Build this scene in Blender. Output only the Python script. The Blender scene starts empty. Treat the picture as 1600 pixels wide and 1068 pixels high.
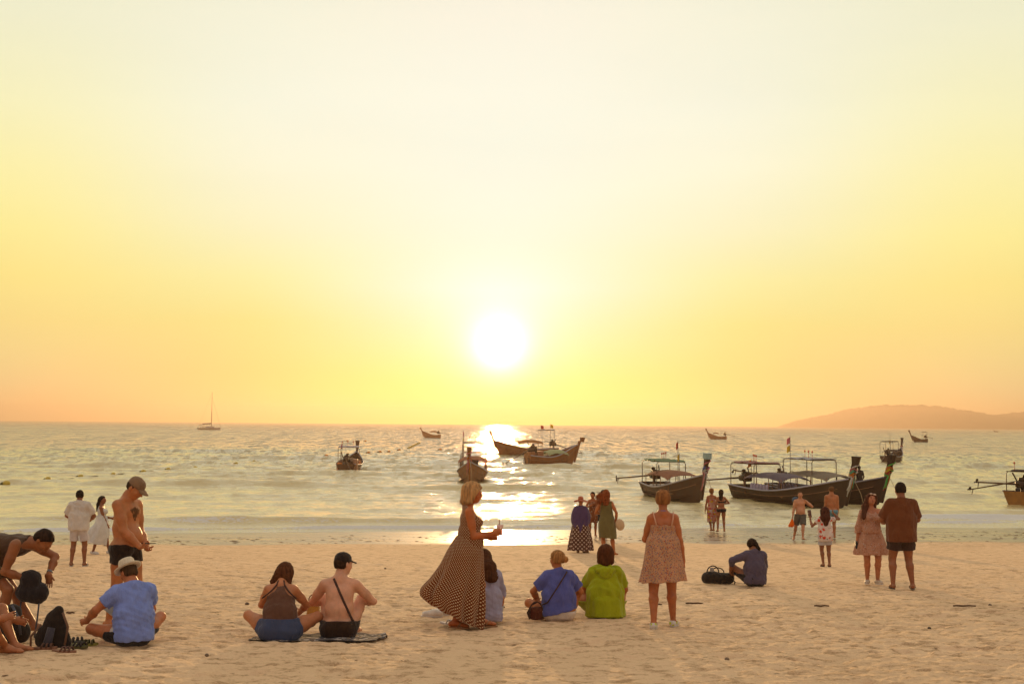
import bpy, math, random
import numpy as np
from mathutils import Vector, Matrix
R = math.radians
rng = random.Random(7)
SC = bpy.context.scene
COL = SC.collection

# ------------------------------------------------------------------ camera, sky, sun, exposure
EYE = 4.2            # camera height above the sea (the sea surface is z = 0)
FPX = 1800.0         # focal length in photograph pixels (1600 wide)
cam_d = bpy.data.cameras.new('camera'); cam = bpy.data.objects.new('camera', cam_d); COL.objects.link(cam)
cam_d.sensor_width = 36; cam_d.lens = FPX / 1600 * 36; cam_d.clip_start = .1; cam_d.clip_end = 20000
CAMR = Matrix.Rotation(R(90 + 4.07), 3, 'X') @ Matrix.Rotation(R(.46), 3, 'Z')
cam.matrix_world = Matrix.Translation((0, 0, EYE)) @ CAMR.to_4x4()
SC.camera = cam
SUN_EL, SUN_AZ = 3.85, -.62      # degrees; azimuth from +Y, positive to the right
SUND = Vector((math.sin(R(SUN_AZ)) * math.cos(R(SUN_EL)), math.cos(R(SUN_AZ)) * math.cos(R(SUN_EL)), math.sin(R(SUN_EL))))

def lin(r, g, b):
    f = lambda c: (c / 255 / 12.92) if c / 255 <= .04045 else ((c / 255 + .055) / 1.055) ** 2.4
    return (f(r), f(g), f(b), 1)

world = bpy.data.worlds.new('World'); SC.world = world; world.use_nodes = True
nt = world.node_tree; nt.nodes.clear()
def wn(t, **k):
    n = nt.nodes.new(t)
    for a, v in k.items(): setattr(n, a, v)
    return n
def wmath(op, a, b=None, clamp=False):
    n = wn('ShaderNodeMath', operation=op); n.use_clamp = clamp
    for i, v in enumerate((a, b)):
        if v is None: continue
        if isinstance(v, (int, float)): n.inputs[i].default_value = v
        else: nt.links.new(v, n.inputs[i])
    return n.outputs[0]
tc = wn('ShaderNodeTexCoord'); sep = wn('ShaderNodeSeparateXYZ'); nt.links.new(tc.outputs['Generated'], sep.inputs[0])
elev = wmath('DIVIDE', wmath('ARCSINE', sep.outputs[2]), math.pi / 2)            # 0..1 over 90 degrees
dot = wn('ShaderNodeVectorMath', operation='DOT_PRODUCT'); nt.links.new(tc.outputs['Generated'], dot.inputs[0]); dot.inputs[1].default_value = SUND
ang = wmath('MULTIPLY', wmath('ARCCOSINE', wmath('MINIMUM', dot.outputs['Value'], .9999999)), 180 / math.pi)
def ramp(stops):
    n = wn('ShaderNodeValToRGB'); cr = n.color_ramp; cr.interpolation = 'B_SPLINE' if False else 'EASE'
    cr.interpolation = 'LINEAR'
    cr.elements[0].position = stops[0][0] / 90; cr.elements[0].color = stops[0][1]
    cr.elements[1].position = stops[-1][0] / 90; cr.elements[1].color = stops[-1][1]
    for p, c in stops[1:-1]:
        e = cr.elements.new(p / 90); e.color = c
    nt.links.new(elev, n.inputs[0]); return n.outputs[0]
def c4(r, g, b): return (r, g, b, 1)
HIGH = [(30, c4(.68, .65, .48)), (45, c4(.70, .66, .50)), (90, c4(.68, .62, .50))]
f_far = ramp([(0, c4(.23, .256, .19)), (1.65, c4(.27, .29, .19)), (4.56, c4(.52, .40, .10)), (6.6, c4(.64, .50, .09)), (8.9, c4(.71, .61, .15)), (11.7, c4(.74, .665, .25)), (14.5, c4(.735, .69, .36)), (18.5, c4(.715, .69, .455))] + HIGH)
f_mid = ramp([(0, c4(0, .04, .115)), (2.4, c4(0, .11, .065)), (4.9, c4(.13, .285, .07)), (7.1, c4(.34, .45, .19)), (9.5, c4(.478, .543, .363)), (12.5, c4(.615, .647, .506)), (15.5, c4(.656, .68, .554)), (19.3, c4(.71, .70, .54))] + HIGH)
f_near = ramp([(0, c4(0, .0, .0)), (2, c4(0, .0, .05)), (4.5, c4(0, .17, .3)), (6.7, c4(.0, .342, .527)), (8.3, c4(.123, .428, .491)), (11.4, c4(.395, .556, .554)), (15.9, c4(.615, .664, .586)), (19.8, c4(.72, .695, .575))] + HIGH)
azi = wmath('MULTIPLY', wmath('ABSOLUTE', wmath('SUBTRACT', wmath('ARCTAN2', sep.outputs[0], sep.outputs[1]), R(SUN_AZ))), 180 / math.pi)
def wrange(v, a, b):
    n = wn('ShaderNodeMapRange', interpolation_type='SMOOTHSTEP'); nt.links.new(v, n.inputs[0])
    for i, q in enumerate((a, b, 0, 1)): n.inputs[i + 1].default_value = q
    return n.outputs[0]
def wmix(f, a, b):
    n = wn('ShaderNodeMix', data_type='RGBA'); nt.links.new(f, n.inputs[0]); nt.links.new(a, n.inputs[6]); nt.links.new(b, n.inputs[7]); return n.outputs[2]
front = wmix(wrange(azi, 10, 24), wmix(wrange(azi, 0, 13), f_near, f_mid), f_far)
back = ramp([(0, lin(188, 154, 134)), (6, lin(190, 160, 142)), (14, lin(190, 166, 152)), (30, lin(196, 178, 166)), (60, lin(216, 204, 192)), (90, lin(214, 204, 188))])
facing = wn('ShaderNodeMapRange', interpolation_type='SMOOTHSTEP'); nt.links.new(ang, facing.inputs[0])
for i, v in enumerate((30, 130, 0, 1)): facing.inputs[i + 1].default_value = v
mx = wn('ShaderNodeMix', data_type='RGBA'); nt.links.new(facing.outputs[0], mx.inputs[0]); nt.links.new(front, mx.inputs[6]); nt.links.new(back, mx.inputs[7])
# aureole of the low sun in the haze: wide cream glow, yellow glow, white core
def glow(width, power, colour):
    g = wmath('EXPONENT', wmath('MULTIPLY', wmath('POWER', wmath('DIVIDE', ang, width), power), -1))
    v = wn('ShaderNodeVectorMath', operation='SCALE'); v.inputs[0].default_value = colour[:3]; nt.links.new(g, v.inputs['Scale']); return v.outputs[0]
def vadd(a, b):
    v = wn('ShaderNodeVectorMath', operation='ADD'); nt.links.new(a, v.inputs[0]); nt.links.new(b, v.inputs[1]); return v.outputs[0]
skyc = mx.outputs[2]
for g in ((2.6, 1.5, (.12, .26, .40)), (.88, 1.4, (2.6, 2.4, 2.2))):
    skyc = vadd(skyc, glow(*g))
# faint high streaks of thin cloud
cmap = wn('ShaderNodeMapping'); cmap.inputs['Scale'].default_value = (2.2, 2.2, 13); nt.links.new(tc.outputs['Generated'], cmap.inputs[0])
cn = wn('ShaderNodeTexNoise'); cn.inputs['Scale'].default_value = 1.6; cn.inputs['Detail'].default_value = 5; nt.links.new(cmap.outputs[0], cn.inputs[0])
cr = wn('ShaderNodeMapRange'); nt.links.new(cn.outputs[0], cr.inputs[0])
for i, v in enumerate((.3, .8, .98, 1.02)): cr.inputs[i + 1].default_value = v
sv = wn('ShaderNodeVectorMath', operation='SCALE'); nt.links.new(skyc, sv.inputs[0]); nt.links.new(cr.outputs[0], sv.inputs['Scale'])
bg = wn('ShaderNodeBackground'); nt.links.new(sv.outputs[0], bg.inputs[0]); bg.inputs[1].default_value = 1.0
sky = wn('ShaderNodeTexSky', sky_type='NISHITA'); sky.sun_disc = False; sky.sun_elevation = R(SUN_EL); sky.sun_rotation = R(SUN_AZ)
sky.dust_density = .4; sky.air_density = 1; sky.ozone_density = 1
bg2 = wn('ShaderNodeBackground'); nt.links.new(sky.outputs[0], bg2.inputs[0]); bg2.inputs[1].default_value = .05
ad = wn('ShaderNodeAddShader'); nt.links.new(bg.outputs[0], ad.inputs[0]); nt.links.new(bg2.outputs[0], ad.inputs[1])
wo = wn('ShaderNodeOutputWorld'); nt.links.new(ad.outputs[0], wo.inputs[0])

sun_d = bpy.data.lights.new('sun', 'SUN'); sun = bpy.data.objects.new('sun', sun_d); COL.objects.link(sun)
sun_d.energy = 3.3; sun_d.angle = R(.6); sun_d.color = (1, .60, .26)
sun.rotation_euler = SUND.to_track_quat('Z', 'Y').to_euler()
SC.view_settings.view_transform = 'Standard'; SC.view_settings.look = 'None'
SC.view_settings.exposure = .10; SC.view_settings.gamma = 1; SC.view_settings.use_curve_mapping = False
SC.render.engine = 'CYCLES'
SC.cycles.max_bounces = 6; SC.cycles.volume_bounces = 0; SC.cycles.diffuse_bounces = 3; SC.cycles.glossy_bounces = 3
SC.cycles.transmission_bounces = 4; SC.cycles.transparent_max_bounces = 6
SC.cycles.caustics_reflective = False; SC.cycles.caustics_refractive = False
SC.cycles.use_denoising = True

# ------------------------------------------------------------------ places
SLOPE = .0572; BEACH0 = EYE - 1.65
def shore(x): return 46.4 + .2 * min(max(x, -19), 14)          # where the sand meets the sea
def ground(x, y):
    if y < 36: return BEACH0 - SLOPE * y
    return (BEACH0 - SLOPE * 36) * (1 - (y - 36) / (shore(x) - 36))
def ray(px, py): return (CAMR @ Vector(((px - 800) / FPX, (534 - py) / FPX, -1))).normalized()
def on_beach(px, py):
    d = ray(px, py); lo, hi = 2.0, 90.0
    for _ in range(50):
        m_ = (lo + hi) / 2; p = d * m_
        if EYE + p.z > ground(p.x, p.y): lo = m_
        else: hi = m_
    return Vector((d.x * lo, d.y * lo, EYE + d.z * lo))
def on_sea(px, py):
    d = ray(px, py); t = -EYE / d.z
    return Vector((d.x * t, d.y * t, 0))
def at_depth(px, py, y):
    d = ray(px, py); t = y / d.y
    return Vector((d.x * t, y, EYE + d.z * t))

# ------------------------------------------------------------------ objects
def tag(o, label=None, cat=None, group=None, kind=None):
    if label: o['label'] = label
    if cat: o['category'] = cat
    if group: o['group'] = group
    if kind: o['kind'] = kind
    return o
def empty(name, loc, rz=0.0, **k):
    o = bpy.data.objects.new(name, None); COL.objects.link(o); o.location = loc; o.rotation_euler = (0, 0, rz); o.empty_display_size = .2
    return tag(o, **k)
def link_mesh(name, V, F, m, parent=None, smooth=True, uv=None, col=None, loc=None):
    me = bpy.data.meshes.new(name)
    V = np.asarray(V, dtype=np.float32)
    if isinstance(F, np.ndarray):
        n = len(F); k = F.shape[1]
        me.vertices.add(len(V)); me.vertices.foreach_set('co', V.ravel())
        me.loops.add(n * k); me.loops.foreach_set('vertex_index', F.astype(np.int32).ravel())
        me.polygons.add(n); me.polygons.foreach_set('loop_start', np.arange(0, n * k, k, dtype=np.int32))
        me.update(calc_edges=True)
    else:
        me.from_pydata([tuple(v) for v in V.tolist()], [], F)
    if smooth: me.polygons.foreach_set('use_smooth', np.ones(len(me.polygons), dtype=bool))
    if uv is not None:
        ul = me.uv_layers.new(name='UVMap'); li = np.zeros(len(me.loops), dtype=np.int32); me.loops.foreach_get('vertex_index', li)
        U = np.asarray(uv, dtype=np.float32)[li]
        ul.data.foreach_set('uv', U.ravel())
    me.validate(); me.materials.append(m)
    o = bpy.data.objects.new(name, me); COL.objects.link(o); o.parent = parent
    if loc is not None: o.location = loc
    return o

def frame(a, b):
    z = Vector(b) - Vector(a); z = z.normalized() if z.length > 1e-9 else Vector((0, 0, 1))
    x = Vector((1, 0, 0)) if abs(z.x) < .8 else Vector((0, 1, 0))
    y = z.cross(x).normalized(); x = y.cross(z); return x, y, z

class MB:
    "collects shapes, links them as ONE mesh"
    def __init__(s, M=None): s.V = []; s.F = []; s.M = M
    def add(s, vs, fs):
        n = len(s.V)
        s.V += [tuple(s.M @ Vector(v)) if s.M is not None else tuple(v) for v in vs]
        s.F += [tuple(n + i for i in f) for f in fs]; return s
    def box(s, c, d, rot=None, bev=0):
        hx, hy, hz = d[0] / 2, d[1] / 2, d[2] / 2; b = min(bev, hx * .9, hy * .9, hz * .9)
        vs = []
        if b <= 0:
            for x in (-hx, hx):
                for y in (-hy, hy):
                    for z in (-hz, hz): vs.append(Vector((x, y, z)))
            fs = [(0, 1, 3, 2), (4, 6, 7, 5), (0, 4, 5, 1), (2, 3, 7, 6), (0, 2, 6, 4), (1, 5, 7, 3)]
        else:
            def ring(x, y, z): return [Vector(p) for p in ((-x + b, -y, z), (x - b, -y, z), (x, -y + b, z), (x, y - b, z), (x - b, y, z), (-x + b, y, z), (-x, y - b, z), (-x, -y + b, z))]
            rings = [ring(hx - b, hy - b, -hz) if hx > b * 1.9 and hy > b * 1.9 else ring(hx * .8, hy * .8, -hz), ring(hx, hy, -hz + b), ring(hx, hy, hz - b), ring(hx - b, hy - b, hz) if hx > b * 1.9 and hy > b * 1.9 else ring(hx * .8, hy * .8, hz)]
            for r in rings: vs += r
            fs = [tuple(range(7, -1, -1)), tuple(range(24, 32))]
            for k in range(3):
                for i in range(8): fs.append((k * 8 + i, k * 8 + (i + 1) % 8, k * 8 + 8 + (i + 1) % 8, k * 8 + 8 + i))
        if rot is not None: vs = [rot @ v for v in vs]
        return s.add([v + Vector(c) for v in vs], fs)
    def tube(s, pts, r, n=8, flat=None, cap=True):
        pts = [Vector(p) for p in pts]; rr = r if isinstance(r, (list, tuple)) else [r] * len(pts)
        vs = []; fs = []; x = None
        for i, p in enumerate(pts):
            t = (pts[min(i + 1, len(pts) - 1)] - pts[max(i - 1, 0)])
            t = t.normalized() if t.length > 1e-9 else Vector((0, 0, 1))
            if x is None: x, y, _ = frame((0, 0, 0), t)
            else:
                x = (x - t * x.dot(t)); x = x.normalized() if x.length > 1e-6 else frame((0, 0, 0), t)[0]
            y = t.cross(x)
            for k in range(n):
                a = 2 * math.pi * k / n; o = x * math.cos(a) * rr[i] + y * math.sin(a) * rr[i]
                if flat is not None: fn, fk = flat; o = o - Vector(fn) * o.dot(Vector(fn)) * (1 - fk)
                vs.append(p + o)
            if i:
                for k in range(n): fs.append(((i - 1) * n + k, (i - 1) * n + (k + 1) % n, i * n + (k + 1) % n, i * n + k))
        if cap: fs.append(tuple(range(n - 1, -1, -1))); fs.append(tuple((len(pts) - 1) * n + k for k in range(n)))
        return s.add(vs, fs)
    def lathe(s, c, prof, n=20, ax=None, sx=1, sy=1):
        "prof: list of (r, z)"
        vs = []; fs = []
        for r_, z in prof:
            for k in range(n):
                a = 2 * math.pi * k / n; v = Vector((r_ * math.cos(a) * sx, r_ * math.sin(a) * sy, z))
                if ax is not None: v = ax @ v
                vs.append(v + Vector(c))
        for i in range(1, len(prof)):
            for k in range(n): fs.append(((i - 1) * n + k, (i - 1) * n + (k + 1) % n, i * n + (k + 1) % n, i * n + k))
        if prof[0][0] > 1e-6: fs.append(tuple(range(n - 1, -1, -1)))
        if prof[-1][0] > 1e-6: fs.append(tuple((len(prof) - 1) * n + k for k in range(n)))
        return s.add(vs, fs)
    def ell(s, c, r, rot=None, n=14, m=9, noise=0, seed=0):
        rg = random.Random(seed); vs = []; fs = []
        for i in range(m + 1):
            th = math.pi * i / m
            for k in range(n):
                a = 2 * math.pi * k / n; q = 1 + noise * (rg.random() - .5) * (1 if 0 < i < m else 0)
                v = Vector((r[0] * math.sin(th) * math.cos(a), r[1] * math.sin(th) * math.sin(a), r[2] * math.cos(th))) * q
                if rot is not None: v = rot @ v
                vs.append(v + Vector(c))
        for i in range(m):
            for k in range(n): fs.append((i * n + k, (i + 1) * n + k, (i + 1) * n + (k + 1) % n, i * n + (k + 1) % n))
        return s.add(vs, fs)
    def grid(s, rows, closed=False):
        "rows: list of lists of points"
        n = len(rows[0]); vs = [p for r_ in rows for p in r_]; fs = []
        for i in range(len(rows) - 1):
            for k in range(n if closed else n - 1): fs.append((i * n + k, i * n + (k + 1) % n, (i + 1) * n + (k + 1) % n, (i + 1) * n + k))
        return s.add(vs, fs)
    def build(s, name, m, parent=None, smooth=True, **k):
        o = link_mesh(name, np.array(s.V, dtype=np.float32).reshape(-1, 3), s.F, m, parent, smooth)
        return tag(o, **k)
    def sharp(s, name, m, parent=None, **k):
        return s.build(name, m, parent, smooth=False, **k)

# ------------------------------------------------------------------ materials
MATS = {}
def newmat(name):
    m = bpy.data.materials.new(name); m.use_nodes = True; t = m.node_tree; t.nodes.clear(); return m, t
class NT:
    def __init__(s, t): s.t = t
    def n(s, ty, **k):
        n = s.t.nodes.new(ty)
        for a, v in k.items():
            if a.startswith('i_'):
                n.inputs[a[2:].replace('_', ' ')].default_value = v
            else: setattr(n, a, v)
        return n
    def l(s, a, b): s.t.links.new(a, b)
    def math(s, op, a, b=None, c=None, clamp=False):
        n = s.n('ShaderNodeMath', operation=op); n.use_clamp = clamp
        for i, v in enumerate((a, b, c)):
            if v is None: continue
            if isinstance(v, (int, float)): n.inputs[i].default_value = v
            else: s.l(v, n.inputs[i])
        return n.outputs[0]
    def noise(s, scale, detail=3, vec=None, rough=.5, out='Fac', stretch=None):
        n = s.n('ShaderNodeTexNoise'); n.inputs['Scale'].default_value = scale; n.inputs['Detail'].default_value = detail; n.inputs['Roughness'].default_value = rough
        v = vec if vec is not None else s.n('ShaderNodeTexCoord').outputs['Object']
        if stretch:
            mp = s.n('ShaderNodeMapping'); mp.inputs['Scale'].default_value = stretch; s.l(v, mp.inputs[0]); v = mp.outputs[0]
        s.l(v, n.inputs['Vector']); return n.outputs[out]
    def rng(s, v, a, b, c, d, smooth=False):
        n = s.n('ShaderNodeMapRange'); s.l(v, n.inputs[0])
        if smooth: n.interpolation_type = 'SMOOTHSTEP'
        for i, q in enumerate((a, b, c, d)): n.inputs[i + 1].default_value = q
        return n.outputs[0]
    def mix(s, f, a, b, blend='MIX'):
        n = s.n('ShaderNodeMix', data_type='RGBA', blend_type=blend)
        for i, v in ((0, f), (6, a), (7, b)):
            if isinstance(v, (int, float)): n.inputs[i].default_value = v
            elif isinstance(v, tuple): n.inputs[i].default_value = v if len(v) == 4 else (*v, 1)
            else: s.l(v, n.inputs[i])
        return n.outputs[2]
    def bump(s, h, strength=.3, dist=.01, normal=None):
        n = s.n('ShaderNodeBump'); n.inputs['Strength'].default_value = strength; n.inputs['Distance'].default_value = dist; s.l(h, n.inputs['Height'])
        if normal is not None: s.l(normal, n.inputs['Normal'])
        return n.outputs[0]
    def bsdf(s, col, rough=.7, normal=None, **k):
        b = s.n('ShaderNodeBsdfPrincipled')
        for key, v in (('Base Color', col), ('Roughness', rough), *[(a.replace('_', ' '), q) for a, q in k.items()]):
            i = b.inputs[key]
            if isinstance(v, (int, float)): i.default_value = v
            elif isinstance(v, tuple): i.default_value = (*v[:3], 1)[:len(i.default_value)]
            else: s.l(v, i)
        if normal is not None: s.l(normal, b.inputs['Normal'])
        return b.outputs[0]
    def out(s, sh): o = s.n('ShaderNodeOutputMaterial'); s.l(sh, o.inputs[0]); return o

def plain(name, col, rough=.6, var=.18, scale=14, metal=0, bump=.15, spec=.4):
    if name in MATS: return MATS[name]
    m, t = newmat(name); N = NT(t)
    f = N.noise(scale, 5)
    dark = tuple(c * (1 - var) for c in col[:3]); lite = tuple(min(c * (1 + var), .95) for c in col[:3])
    c = N.mix(N.rng(f, .3, .7, 0, 1), dark, lite)
    N.out(N.bsdf(c, N.rng(f, .3, .7, rough * .85, min(1, rough * 1.15)), N.bump(N.noise(scale * 4, 3), bump, .01), Metallic=metal, Specular_IOR_Level=spec))
    MATS[name] = m; return m
def cloth(name, col, trans=.22, rough=.9, pattern=None, p=None, var=.12):
    "woven cloth: thin enough to let some light through; optional printed pattern"
    if name in MATS: return MATS[name]
    m, t = newmat(name); N = NT(t); tcn = N.n('ShaderNodeTexCoord')
    f = N.noise(7, 4, tcn.outputs['Object'])
    c = N.mix(N.rng(f, .3, .7, 0, 1), tuple(q * (1 - var) for q in col[:3]), tuple(min(q * (1 + var), .9) for q in col[:3]))
    if pattern == 'dots':          # p = (spacing, radius fraction, colour): staggered dots in UV metres
        mp = N.n('ShaderNodeMapping'); mp.inputs['Scale'].default_value = (1 / p[0], 1 / p[0], 1); N.l(tcn.outputs['UV'], mp.inputs[0])
        ds = []
        for off in (0, .5):
            sp = N.n('ShaderNodeSeparateXYZ'); N.l(mp.outputs[0], sp.inputs[0])
            u = N.math('SUBTRACT', N.math('FRACT', N.math('ADD', sp.outputs[0], off)), .5); v = N.math('SUBTRACT', N.math('FRACT', N.math('ADD', sp.outputs[1], off)), .5)
            ds.append(N.math('SQRT', N.math('ADD', N.math('MULTIPLY', u, u), N.math('MULTIPLY', v, v))))
        d = N.math('MINIMUM', *ds)
        c = N.mix(N.rng(d, p[1] * .85, p[1] * 1.1, 1, 0), c, p[2])
    elif pattern == 'blotch':      # p = list of (scale, threshold, colour)
        for k, (sc, th, cc) in enumerate(p):
            vo = N.n('ShaderNodeTexVoronoi'); vo.inputs['Scale'].default_value = sc; vo.inputs['Randomness'].default_value = .9
            mp = N.n('ShaderNodeMapping'); mp.inputs['Location'].default_value = (k * 3.7, k * 1.3, k * 2.1); N.l(tcn.outputs['Object'], mp.inputs[0]); N.l(mp.outputs[0], vo.inputs['Vector'])
            dd = N.math('ADD', vo.outputs['Distance'], N.math('MULTIPLY', N.math('SUBTRACT', N.noise(sc * 3, 2, mp.outputs[0]), .5), .5))
            c = N.mix(N.rng(dd, th * .9, th * 1.1, 1, 0), c, cc)
    elif pattern == 'stripes':     # p = (scale, colour, axis stretch)
        w = N.n('ShaderNodeTexWave'); w.inputs['Scale'].default_value = p[0]; w.inputs['Distortion'].default_value = 2.5; w.inputs['Detail'].default_value = 2
        mp = N.n('ShaderNodeMapping'); mp.inputs['Rotation'].default_value = p[2]; N.l(tcn.outputs['Object'], mp.inputs[0]); N.l(mp.outputs[0], w.inputs['Vector'])
        c = N.mix(N.rng(w.outputs['Fac'], .5, .62, 0, 1), c, p[1])
    nm = N.bump(N.noise(26, 4, tcn.outputs['Object'], stretch=(1, 1, .5)), .45, .02); nm = N.bump(N.noise(7, 4, tcn.outputs['Object'], stretch=(1.4, 1.4, .6), rough=.6), .6, .06, nm)
    b = N.bsdf(c, rough, nm, Specular_IOR_Level=.15, Sheen_Weight=.15)
    if trans > 0:
        tr = N.n('ShaderNodeBsdfTranslucent'); N.l(c, tr.inputs[0])
        ms = N.n('ShaderNodeMixShader'); ms.inputs[0].default_value = trans; N.l(b, ms.inputs[1]); N.l(tr.outputs[0], ms.inputs[2]); b = ms.outputs[0]
    N.out(b); MATS[name] = m; return m
def skin(name, col, hair=None):
    if name in MATS: return MATS[name]
    m, t = newmat(name); N = NT(t)
    col = (col[0] * .86, col[1] * .74, col[2] * .62)
    f = N.noise(9, 6, rough=.65); c = N.mix(N.rng(f, .3, .7, 0, 1), tuple(q * .78 for q in col), (min(col[0] * 1.18, .9), col[1] * 1.06, col[2] * .98)); c = N.mix(N.rng(N.noise(3, 3), .45, .7, 0, .45), c, (col[0] * .9, col[1] * .68, col[2] * .55))
    N.out(N.bsdf(c, N.rng(N.noise(30, 2), .3, .7, .45, .6), N.bump(N.noise(60, 3), .12, .006), Specular_IOR_Level=.45, Subsurface_Weight=.12, Subsurface_Radius=(.02, .008, .004), Subsurface_Scale=1.0))
    MATS[name] = m; return m
def hairm(name, col):
    if name in MATS: return MATS[name]
    m, t = newmat(name); N = NT(t)
    f = N.noise(38, 4, stretch=(1, 1, .18)); c = N.mix(N.rng(f, .3, .7, 0, 1), tuple(q * .55 for q in col), tuple(min(q * 1.5, .9) for q in col))
    b = N.bsdf(c, .65, N.bump(f, .5, .02), Specular_IOR_Level=.2)
    tr = N.n('ShaderNodeBsdfTranslucent'); N.l(c, tr.inputs[0])
    ms = N.n('ShaderNodeMixShader'); ms.inputs[0].default_value = .45; N.l(b, ms.inputs[1]); N.l(tr.outputs[0], ms.inputs[2])
    N.out(ms.outputs[0]); MATS[name] = m; return m
# ------------------------------------------------------------------ smooth solids: a distance field polygonised with surface nets
def nrm(v): v = np.asarray(v, float); n = np.linalg.norm(v); return v / n if n > 1e-9 else v
def A(*v): return np.array(v, float)
class Field:
    def __init__(s, h): s.h = h; s.pr = []; s.cuts = []; s.disp = None
    def seg(s, a, b, ra, rb, k=.02, ax=None, w=1.0, flat=False, flat0=False):
        s.pr.append(('s', A(*a), A(*b), ra, rb, k, None if ax is None else nrm(ax), w, flat, flat0)); return s
    def ell(s, c, r, fr=None, k=.02):
        s.pr.append(('e', A(*c), A(*r), fr, k)); return s
    def cut(s, pt, n, k=.008):
        "keeps the side the normal points away from"
        s.pr.append(('c', A(*pt), nrm(n))); return s
    def sub(s, a, b, ra, rb):
        "removes a round bar"
        s.pr.append(('m', A(*a), A(*b), ra, rb)); return s
    def bounds(s):
        lo = A(9, 9, 9); hi = -lo
        for p in s.pr:
            if p[0] in 'cm': continue
            if p[0] == 's':
                m = max(p[3], p[4]) * max(p[7], 1)
                lo = np.minimum(lo, np.minimum(p[1], p[2]) - m); hi = np.maximum(hi, np.maximum(p[1], p[2]) + m)
            else: m = max(p[2]); lo = np.minimum(lo, p[1] - m); hi = np.maximum(hi, p[1] + m)
        return lo - 3 * s.h, hi + 3 * s.h
    def mesh(s):
        h = s.h; lo, hi = s.bounds(); n = np.ceil((hi - lo) / h).astype(int) + 1
        X = [lo[i] + h * np.arange(n[i]) for i in range(3)]
        D = np.full(n, .08, np.float32)
        AX = X[0][:, None, None], X[1][None, :, None], X[2][None, None, :]
        def sub(blo, bhi):
            i0 = np.maximum(np.floor((blo - lo) / h).astype(int), 0); i1 = np.minimum(np.ceil((bhi - lo) / h).astype(int) + 1, n)
            return tuple(slice(a, b) for a, b in zip(i0, i1))
        for p in s.pr:
            if p[0] == 'c':
                _, pt, nn = p; D = np.maximum(D, ((AX[0] - pt[0]) * nn[0] + (AX[1] - pt[1]) * nn[1] + (AX[2] - pt[2]) * nn[2]).astype(np.float32)); continue
            if p[0] == 'm':
                _, a, b, ra, rb = p; ab = b - a; q = [AX[i] - a[i] for i in range(3)]; t = np.clip((q[0] * ab[0] + q[1] * ab[1] + q[2] * ab[2]) / max(ab @ ab, 1e-9), 0, 1)
                d = np.sqrt(sum((q[i] - t * ab[i]) ** 2 for i in range(3))) - (ra + (rb - ra) * t); D = np.maximum(D, -d.astype(np.float32)); continue
            if p[0] == 's':
                _, a, b, ra, rb, k, ax, w, flat, flat0 = p; mg = max(ra, rb) * max(w, 1) + k + 2 * h
                sl = sub(np.minimum(a, b) - mg, np.maximum(a, b) + mg)
            else:
                _, c, r, fr, k = p; mg = max(r) + k + 2 * h; sl = sub(c - mg, c + mg)
            gx = X[0][sl[0]][:, None, None]; gy = X[1][sl[1]][None, :, None]; gz = X[2][sl[2]][None, None, :]
            if p[0] == 's':
                ab = b - a; L2 = max(ab @ ab, 1e-12); L = math.sqrt(L2)
                px, py, pz = gx - a[0], gy - a[1], gz - a[2]
                u = (px * ab[0] + py * ab[1] + pz * ab[2]) / L2; t = np.clip(u, 0, 1)
                qx, qy, qz = px - t * ab[0], py - t * ab[1], pz - t * ab[2]
                if ax is not None:
                    la = qx * ax[0] + qy * ax[1] + qz * ax[2]; f = (1 / w - 1)
                    qx, qy, qz = qx + la * f * ax[0], qy + la * f * ax[1], qz + la * f * ax[2]
                d = np.sqrt(qx * qx + qy * qy + qz * qz) - (ra + (rb - ra) * t)
                if flat: d = np.maximum(d, (u - 1) * L)
                if flat0: d = np.maximum(d, -u * L)
            else:
                px, py, pz = gx - c[0], gy - c[1], gz - c[2]
                if fr is not None:
                    e = [px * fr[i][0] + py * fr[i][1] + pz * fr[i][2] for i in range(3)]
                else: e = [px, py, pz]
                q = np.sqrt((e[0] / r[0]) ** 2 + (e[1] / r[1]) ** 2 + (e[2] / r[2]) ** 2)
                q2 = np.sqrt((e[0] / r[0] ** 2) ** 2 + (e[1] / r[1] ** 2) ** 2 + (e[2] / r[2] ** 2) ** 2)
                d = q * (q - 1) / np.maximum(q2, 1e-6)
            o = D[sl]; hh = np.maximum(k - np.abs(o - d), 0) / k
            D[sl] = np.minimum(o, d) - hh * hh * k * .25
        gx = X[0][:, None, None]; gy = X[1][None, :, None]; gz = X[2][None, None, :]
        if s.disp is not None: D += s.disp(gx, gy, gz)
        for pt, nn, k in s.cuts:
            pl = (gx - pt[0]) * nn[0] + (gy - pt[1]) * nn[1] + (gz - pt[2]) * nn[2]
            D = np.maximum(D, pl)
        D[0], D[-1], D[:, 0], D[:, -1], D[:, :, 0], D[:, :, -1] = (.05,) * 6
        return nets(D, lo, h)
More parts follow.
